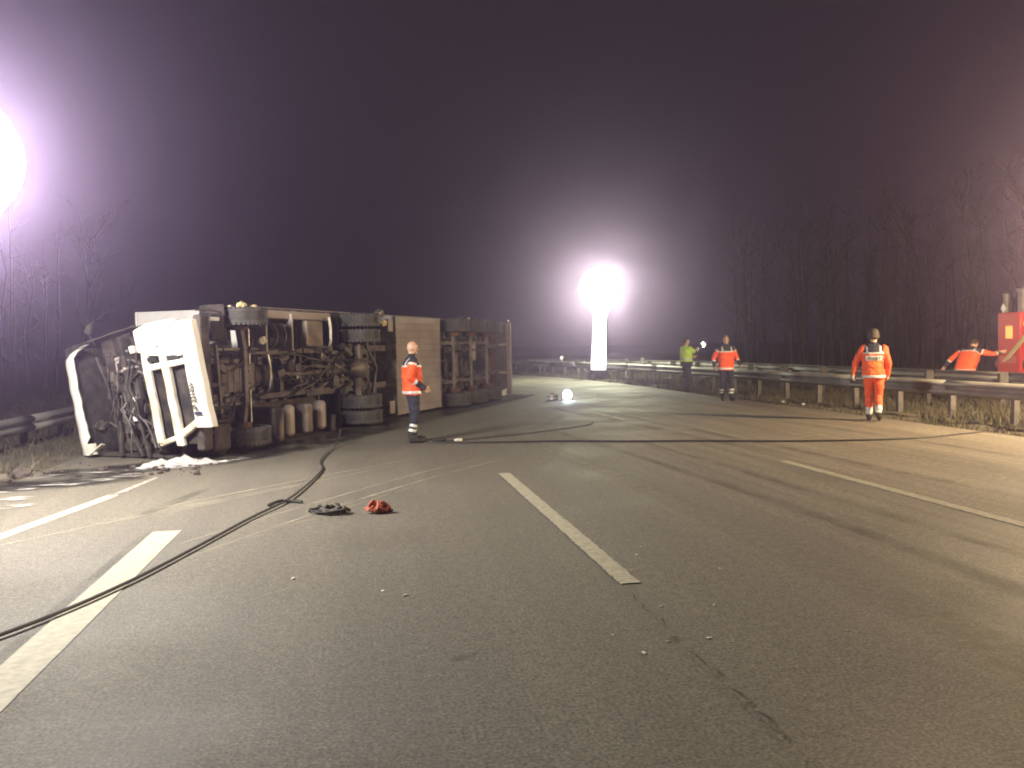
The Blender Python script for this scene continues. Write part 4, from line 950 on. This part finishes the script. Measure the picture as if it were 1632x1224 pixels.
# 2: man in yellow waistcoat holding up a torch
def yrule(tg, c, t):
    z = c[2]
    if tg == 'neck': return 'skin'
    if tg in ('torso', 'collar'): return 'navy_cloth' if z < 1.0 else ('reflective' if 1.06 < z < 1.10 else 'yellow_cloth')
    if tg == 'uparm': return 'yellow_cloth' if t < .75 else 'navy_cloth'
    if tg == 'forearm': return 'navy_cloth' if t < .3 else 'skin'
    if tg == 'hand': return 'skin'
    if tg in ('thigh', 'seat', 'shin'): return 'navy_cloth'
    return 'leather'
p2_, _ = person('person', (11.05, 28.6, 0), R(-70), 1.86, 'man in yellow high visibility waistcoat holding up a torch by the guardrail',
       dict(er=(.24, .20, 1.27), wr=(.10, .42, 1.40), el=(-.25, .10, 1.18), wl=(-.08, .34, 1.16), al=(-.11, .14, .10), tl=(-.13, .35, .035), ar=(.11, -.18, .10), tr=(.13, .03, .035), kl=(-.11, .10, .5), kr=(.11, -.02, .5)),
       yrule, ('hair',))
# 3: man walking towards the camera
person('person', (10.32, 23.6, 0), R(172), 1.87, 'man in red jacket and dark trousers walking towards us beside the guardrail',
       dict(el=(-.31, -.06, 1.17), wl=(-.36, .10, .98), er=(.32, -.10, 1.17), wr=(.33, .02, .95), al=(-.09, .16, .10), tl=(-.11, .36, .045), ar=(.09, -.18, .13), tr=(.11, .02, .035), kl=(-.10, .14, .51), kr=(.10, .0, .5)),
       paramedic(), ('hair',))
# 4: walker seen from behind, all in orange
def bk(c): return 'reflective' if 1.20 < c[2] < 1.30 and abs(c[0]) < .15 else ('orange_light' if .95 < c[2] < 1.2 and abs(c[0]) < .13 else None)
_w = paramedic('orange_cloth', 'orange_cloth', back=bk, cuff=False)
def walker(tg, c, t):
    if tg in ('uparm', 'forearm'): return 'orange_cloth'
    if tg == 'shin': return 'reflective' if t > .70 else 'orange_cloth'
    return _w(tg, c, t)
p4_, _ = person('person', (10.36, 16.34, 0), R(-32), 1.86, 'worker in full orange suit walking away towards the guardrail',
       dict(el=(-.33, -.03, 1.18), wl=(-.37, -.05, .95), er=(.27, -.08, 1.15), wr=(.25, .02, .92), al=(-.085, .12, .10), tl=(-.10, .32, .045), ar=(.085, -.16, .15), tr=(.10, .03, .045), kl=(-.09, .12, .51), kr=(.09, .02, .5)),
       walker, ('hair', 'helmet'))
# lettering strip on the back: too blurred to read, kept as short grey marks
for k in range(6): MB().bb(-.115+k*.042, -.09+k*.042, -.192, -.180, 1.225, 1.275).build('back_mark', 'galvanised', p4_)
# 5: stooping helper beyond both rails reaching for the red vehicle
def stoop(p):
    z = p.z
    if z > .9:
        q = Matrix.Rotation(R(-36), 3, 'X') @ (p-Vector((0, 0, .9))); p = q+Vector((0, 0, .9))
    return Vector((p.x, p.y, p.z))
p5_, _ = person('person', (15.7, 20.6, -.07), R(-62), 1.84, 'stooping person in red jacket behind the guardrails reaching towards the red vehicle',
       dict(er=(.40, .14, 1.44), wr=(.52, .30, 1.62), el=(-.38, .02, 1.24), wl=(-.52, .10, 1.04)), paramedic(hem=.885), ('hair',), post=stoop)
p5_.scale = (p5_.scale.x*1.14, p5_.scale.y*1.1, p5_.scale.z)
# torch in the hand of the man in the yellow waistcoat
Mw = Matrix.Translation((11.05, 28.6, 0)) @ Matrix.Rotation(R(-70), 4, 'Z') @ Matrix.Scale(1.86/1.79, 4)
tp = Mw @ Vector((.07, .50, 1.46)); to = empty('torch', tp, R(-70), 'lit torch held up by the man in the yellow waistcoat', 'torch')
MB().cyl((0, -.06, -.03), (0, .10, .05), .020, n=12).build('barrel', 'dark_plastic', to, True)
MB().lathe((0, .10, .05), (0, .9, .45), [(.02, 0), (.045, .04), (.05, .09)], 16).build('torch_head', 'dark_plastic', to, True)
MB().ell((0, .185, .093), (.075, .05, .075), 14, 10).build('lens', 'torch_lens', to, True)
# ------------------------------------------------------------------ hoses, straps and litter on the road
def hose(name, pts, r, m, label, cat, n=8):
    return tag(MB().tube(spline(pts, 10), r, n).build(name, m, None, True), label, cat)
hose('hose', [(-2.75, 4.9, .024), (-2.2, 5.63, .024), (-1.73, 6.77, .024), (-1.16, 9.0, .024), (-.87, 10.0, .03), (-.68, 11.4, .024), (-.60, 12.5, .024), (-.66, 13.3, .024), (-.62, 14.2, .024), (-.50, 15.2, .03), (-.42, 15.9, .25)], .0135, 'hose_black', 'black hose running from the left foreground to the lorry underside', 'hose')
hose('strap_end', [(-1.05, 9.75, .02), (-.95, 9.92, .03), (-.82, 9.93, .02), (-.70, 9.86, .018)], .018, 'black_strap', 'short dark strap end lying beside the bend of the black hose', 'strap', 6)
hose('hose', [(1.21, 15.48, .015), (1.8, 15.2, .015), (2.5, 15.05, .015), (3.47, 14.85, .015), (4.5, 14.42, .015), (5.5, 14.09, .015), (6.5, 13.68, .015), (7.42, 13.37, .015), (8.5, 13.18, .015), (9.4, 13.24, .015), (10.4, 13.55, .015), (11.9, 14.0, -.02), (13.2, 13.2, -.02)], .015, 'hose_black', 'thin dark hose lying across all the lanes to the right guardrail', 'hose')
hose('hose', [(1.45, 15.55, .018), (2.3, 15.95, .018), (3.4, 16.6, .018), (4.6, 17.6, .018), (5.0, 18.6, .018)], .011, 'hose_black', 'thin dark cable branching off the cross hose towards the trailer rear', 'cable')
def pile(name, c, m, label, n, r, seed, spread, hgt):
    q = random.Random(seed); mb = MB()
    for k in range(n):
        a = q.random()*6.28; pts = []
        for t in range(7):
            a += q.uniform(-.9, .9)+.5; rad = q.uniform(.25, 1.0)*spread; pts.append((math.cos(a)*rad*1.25, math.sin(a)*rad*.75, max(r, hgt*(1-rad/spread*.75)*q.random()+r)))
        mb.tube(spline(pts, 5), r, 6)
    mb.v = [(v_[0]*.72, v_[1]*.72, v_[2]*.8) for v_ in mb.v]; o = mb.build(name, m, None, True); o.location = c; return tag(o, label, 'strap')
g1 = pile('rope_pile', (-.33, 9.12, 0), 'grey_rope', 'tangled grey rope heap on the road, left of the red heap', 9, .015, 3, .19, .17)
g2 = pile('black_straps', (-.40, 9.2, 0), 'black_strap', 'dark straps tangled into the grey rope heap on the road', 5, .013, 8, .25, .13)
g3 = pile('red_strap_pile', (.12, 9.05, 0), 'red_strap', 'crumpled red lashing strap heap on the road', 11, .021, 5, .14, .19)
g4 = pile('dark_cloth', (.17, 9.04, 0), 'black_strap', 'dark strap end under the right side of the red heap', 2, .018, 6, .14, .04)
# lump and white cloth at the end of the cross hose
def scrap(c, r, m, label, cat, seed, group=None, flat=.35, name='scrap'):
    mb = MB().ell((0, 0, 0), (r, r*.6, r*flat), 9, 6); mb.v = [tuple(Vector(v)*(1+.5*noise.noise(Vector(v)*(2/r)+Vector((seed, 0, 0))))) for v in mb.v]
    o = mb.build(name, m); o.location = (c[0], c[1], r*flat*.8); o.rotation_euler.z = seed*1.7; return tag(o, label, cat, group)
scrap((1.33, 15.6, 0), .14, 'black_strap', 'flat dark glove shaped lump at the end of the cross hose', 'cloth', 2, name='glove_lump')
scrap((1.68, 15.62, 0), .085, 'paper', 'white cloth scrap beside the hose end near the bald man', 'cloth', 4, name='white_cloth')
bits = [(1.48, 4.51), (2.13, 6.65), (1.67, 4.66), (1.92, 4.66), (1.86, 5.3), (2.2, 5.25), (2.6, 6.1), (-.55, 6.6), (.1, 6.1), (1.95, 6.2), (2.75, 4.6), (2.25, 6.9), (.25, 5.95), (1.4, 4.85)]
for k, (x, y) in enumerate(bits): scrap((x, y, 0), [.020, .016, .012, .017, .011, .015, .009, .022, .018, .01, .01, .013, .02, .008][k], 'paper', 'tiny pale chip lying on the near asphalt', 'chip', k*2.1+1, 'pale chips on the near asphalt', .3, 'chip')
for k, (x, y) in enumerate([(11.15, 22.6), (11.25, 22.0), (11.3, 21.0), (11.7, 15.1)]):
    scrap((x, y, 0), .07, 'paper', ['pale scrap on the verge nearest the man in the red jacket', 'pale scrap on the verge, second from the man in the red jacket', 'pale scrap on the verge, third from the man in the red jacket', 'white scrap on the verge at the far right under the guardrail'][k], 'litter', k*3+2, None, .5, 'litter')
scrap((7.6, 27.6, 0), .10, 'paper', 'flat white sheet on the road right of the work lamp', 'litter', 3, None, .12, 'litter')

# ------------------------------------------------------------------ red recovery vehicle at the right edge
v = empty('recovery_truck', (19.85, 19.6, 0), R(0), 'red recovery vehicle with amber beacon at the right edge of the picture', 'truck')
MB().bb(-1.2, 1.2, -4.6, 3.55, .75, 1.0).build('chassis', 'chassis_paint', v, bevel=.02)
MB().bb(-1.25, 1.25, -2.3, 2.2, 1.0, 1.95).build('body', 'red_paint', v, bevel=.04)
for k in range(4): MB().bb(-1.262, -1.25, -2.2+k*1.1, -1.18+k*1.1, 1.08, 1.86).build('locker_door', 'fluted_metal', v, bevel=.01)
MB().bb(-1.25, 1.25, -4.5, -2.35, .7, 2.9).build('cab', 'red_paint', v, bevel=.12)
MB().bb(-1.263, -1.25, -4.2, -3.2, 1.75, 2.55).build('side_window', 'glass_dark', v)
cc = MB().bb(-1.30, -.72, 2.45, 3.35, .55, 2.38).build('crane_column', 'red_paint', v, bevel=.05)
MB().bb(-1.315, -1.30, 2.6, 3.2, .9, 1.1).build('column_plate', 'red_reflector', cc)
MB().bar((-1.0, 2.5, 2.2), (-.9, .6, 3.35), .30, .34).build('crane_boom', 'red_paint', v, bevel=.03)
for (x, y, z0, z1, r_) in ((-1.12, 3.20, 2.38, 2.90, .075), (-1.05, 2.62, 2.38, 3.02, .13), (-.75, 2.75, 2.38, 3.0, .10)):
    MB().cyl((x, y, z0), (x, y, z1), r_, n=16).cyl((x, y, z1-.04), (x, y, z1+.03), r_*1.25, n=16).build('hydraulic_cylinder', 'fluted_metal', v, True)
MB().prism([(3.0, 2.50), (3.10, 2.36), (3.2, 2.50), (3.10, 2.64)], -1.31, -1.29, 'x').build('diamond_sign', 'white_reflector', v)
for k in range(4): MB().bar((-1.33, 3.05-k*.07, .95+k*.03), (-1.33, 1.9-k*.07, 2.0+k*.03), .03, .035).build('ladder_rail', 'pale_yellow', v)
bc = MB().lathe((-1.22, 2.25, 1.98), (0, 0, 1), [(.085, 0), (.09, .05), (.075, .15), (.04, .19), (0, .2)], 18).build('beacon', 'amber', v, True)
MB().lathe((-1.22, 2.25, 1.93), (0, 0, 1), [(0, 0), (.1, 0), (.1, .05), (0, .05)], 18).build('beacon_base', 'dark_plastic', bc, True)
MB().bb(-1.335, -1.30, 2.72, 2.98, 1.62, 1.98).build('glow_patch', 'amber_glow', v, bevel=.02) if 'amber_glow' in MATS else None  # lit orange patch on the column, built as a glowing plate, no lamp
for y in (-3.5, 1.2, 2.6):
    for s_ in (-1, 1): make_wheel(v, s_*1.05, y, .5, .5, .32, s_)
for s_ in (-1, 1): MB().bb(s_*.7, s_*1.2, 3.5, 3.56, .8, .95).build('tail_lamp', 'red_reflector', v, bevel=.01)

# ------------------------------------------------------------------ bare winter trees
def tree_mesh(seed, h):
    q = random.Random(seed); tr = MB(); tw = MB()
    def grow(p, d, ln, r, lvl):
        k = 4 if lvl < 2 else 3; pts = [p]; rs = [r]
        for i in range(k):
            d = (d+Vector((q.gauss(0, .12), q.gauss(0, .12), q.gauss(.04, .08)))).normalized(); p = p+d*ln/k; pts.append(p); rs.append(r*(1-.75*(i+1)/k) if lvl else r*(1-.80*(i+1)/k))
        (tr if lvl < 2 else tw).tube(pts, rs, 7 if lvl == 0 else (5 if lvl == 1 else 3), cap=False)
        if lvl == 3: return
        n = (15, 8, 5)[lvl]
        for i in range(n):
            t = q.uniform(.30 if lvl == 0 else .15, 1.0); j = min(int(t*k), k-1); o = pts[j].lerp(pts[j+1], t*k-j)
            a = q.random()*6.283; side = Vector((math.cos(a), math.sin(a), 0)); ax = (pts[j+1]-pts[j]).normalized()
            nd = (ax*q.uniform(.5, 1.0)+(side-ax*side.dot(ax)).normalized()*q.uniform(.5, 1.0)+Vector((0, 0, .15))).normalized()
            grow(o, nd, ln*q.uniform(.26, .46)*(1.15-.4*t if lvl == 0 else 1), max(.006, rs[j]*.45), lvl+1)
    grow(Vector((0, 0, -.15)), Vector((0, 0, 1)), h, h*.016, 0)
    return tr, tw
TV = []
for k in range(4):
    tr, tw = tree_mesh(40+k, 9.0)
    TV.append((tr, tw))
tv_obj = [None]*4
def plant(x, y, k, s_, label, group):
    t = empty('bare_tree', (x, y, -.07), (x*7+y*3) % 6.28, label, 'tree', group); t.scale = (s_, s_, s_*1.05)
    if tv_obj[k] is None:
        a = TV[k][0].build('trunk', 'bark', t, True, auto=180); b = TV[k][1].build('crown', 'bark', t, True, auto=180); tv_obj[k] = (a, b)
    else:
        for o in tv_obj[k]: c = o.copy(); col.objects.link(c); c.parent = t
ORD = ['first', 'second', 'third', 'fourth', 'fifth', 'sixth', 'seventh', 'eighth']
trees_r = sorted([(31, 40, 1.0), (30.5, 32, .9), (29.8, 22.2, 1.0), (32, 25, 1.1), (33, 47, 1.1), (33, 35.5, 1.0), (31.5, 28, .85), (30.5, 36, 1.1)], key=lambda q: q[0]/q[1])
for i, (x, y, s_) in enumerate(trees_r): plant(x, y, i % 4, s_, ORD[i]+' bare tree from the left in the dark beyond the right guardrails', 'bare trees on the right')
trees_l = sorted([(-15, 31, 1.0), (-19, 34, 1.15), (-13.5, 44, .8)], key=lambda q: q[0]/q[1])
for i, (x, y, s_) in enumerate(trees_l): plant(x, y, (i+1) % 4, s_, ORD[i]+' bare tree from the left in the dark behind the burnt lorry', 'bare trees on the left')

# dark leafless woodland beyond the opposite carriageway and behind the lorry, read as one mass
def woodland(name, spots, label, seed):
    q = random.Random(seed); mb = MB()
    for (x, y) in spots:
        h = q.uniform(5.5, 11.5); lean = Vector((q.gauss(0, .04), q.gauss(0, .04), 1)); b = Vector((x, y, -.1)); r_ = h*q.uniform(.006, .012)
        pts = [b, b+lean*h*.35+Vector((q.gauss(0, .1), q.gauss(0, .1), 0)), b+lean*h*.7+Vector((q.gauss(0, .2), q.gauss(0, .2), 0)), b+lean*h]
        mb.tube(pts, [r_, r_*.8, r_*.5, r_*.12], 5, cap=False)
        for k in range(q.randint(12, 20)):
            t = q.uniform(.12, .97); o = pts[0].lerp(pts[3], t); a = q.random()*6.283; ln = h*q.uniform(.10, .26)*(1.15-t*.7)
            d = Vector((math.cos(a)*.8, math.sin(a)*.8, q.uniform(.3, 1.0))); m_ = o+d*ln*.5; e_ = o+d*ln+Vector((q.gauss(0, .2), q.gauss(0, .2), .2))
            mb.tube([o, m_, e_], [r_*.32, r_*.2, r_*.06], 3, cap=False)
            for s_ in range(2): mb.tube([m_, m_+Vector((q.gauss(0, .5), q.gauss(0, .5), q.uniform(.2, .8)))*ln*.55], [r_*.14, r_*.04], 3, cap=False)
    return tag(mb.build(name, 'bark'), label, 'woodland', kind='stuff')
wq = random.Random(77)
sp = []
while len(sp) < 300:
    y = 16+46*wq.random()**1.15; x = 31.5+bend(y)+wq.random()**1.4*26; sp.append((x, y))
woodland('woodland', sp, 'dark leafless woodland edge beyond the right guardrails', 1)
sp = [(-16-wq.random()*26, wq.uniform(30, 60)) for _ in range(60)]
woodland('woodland', sp, 'dark leafless thicket in the distance behind the burnt lorry', 2)
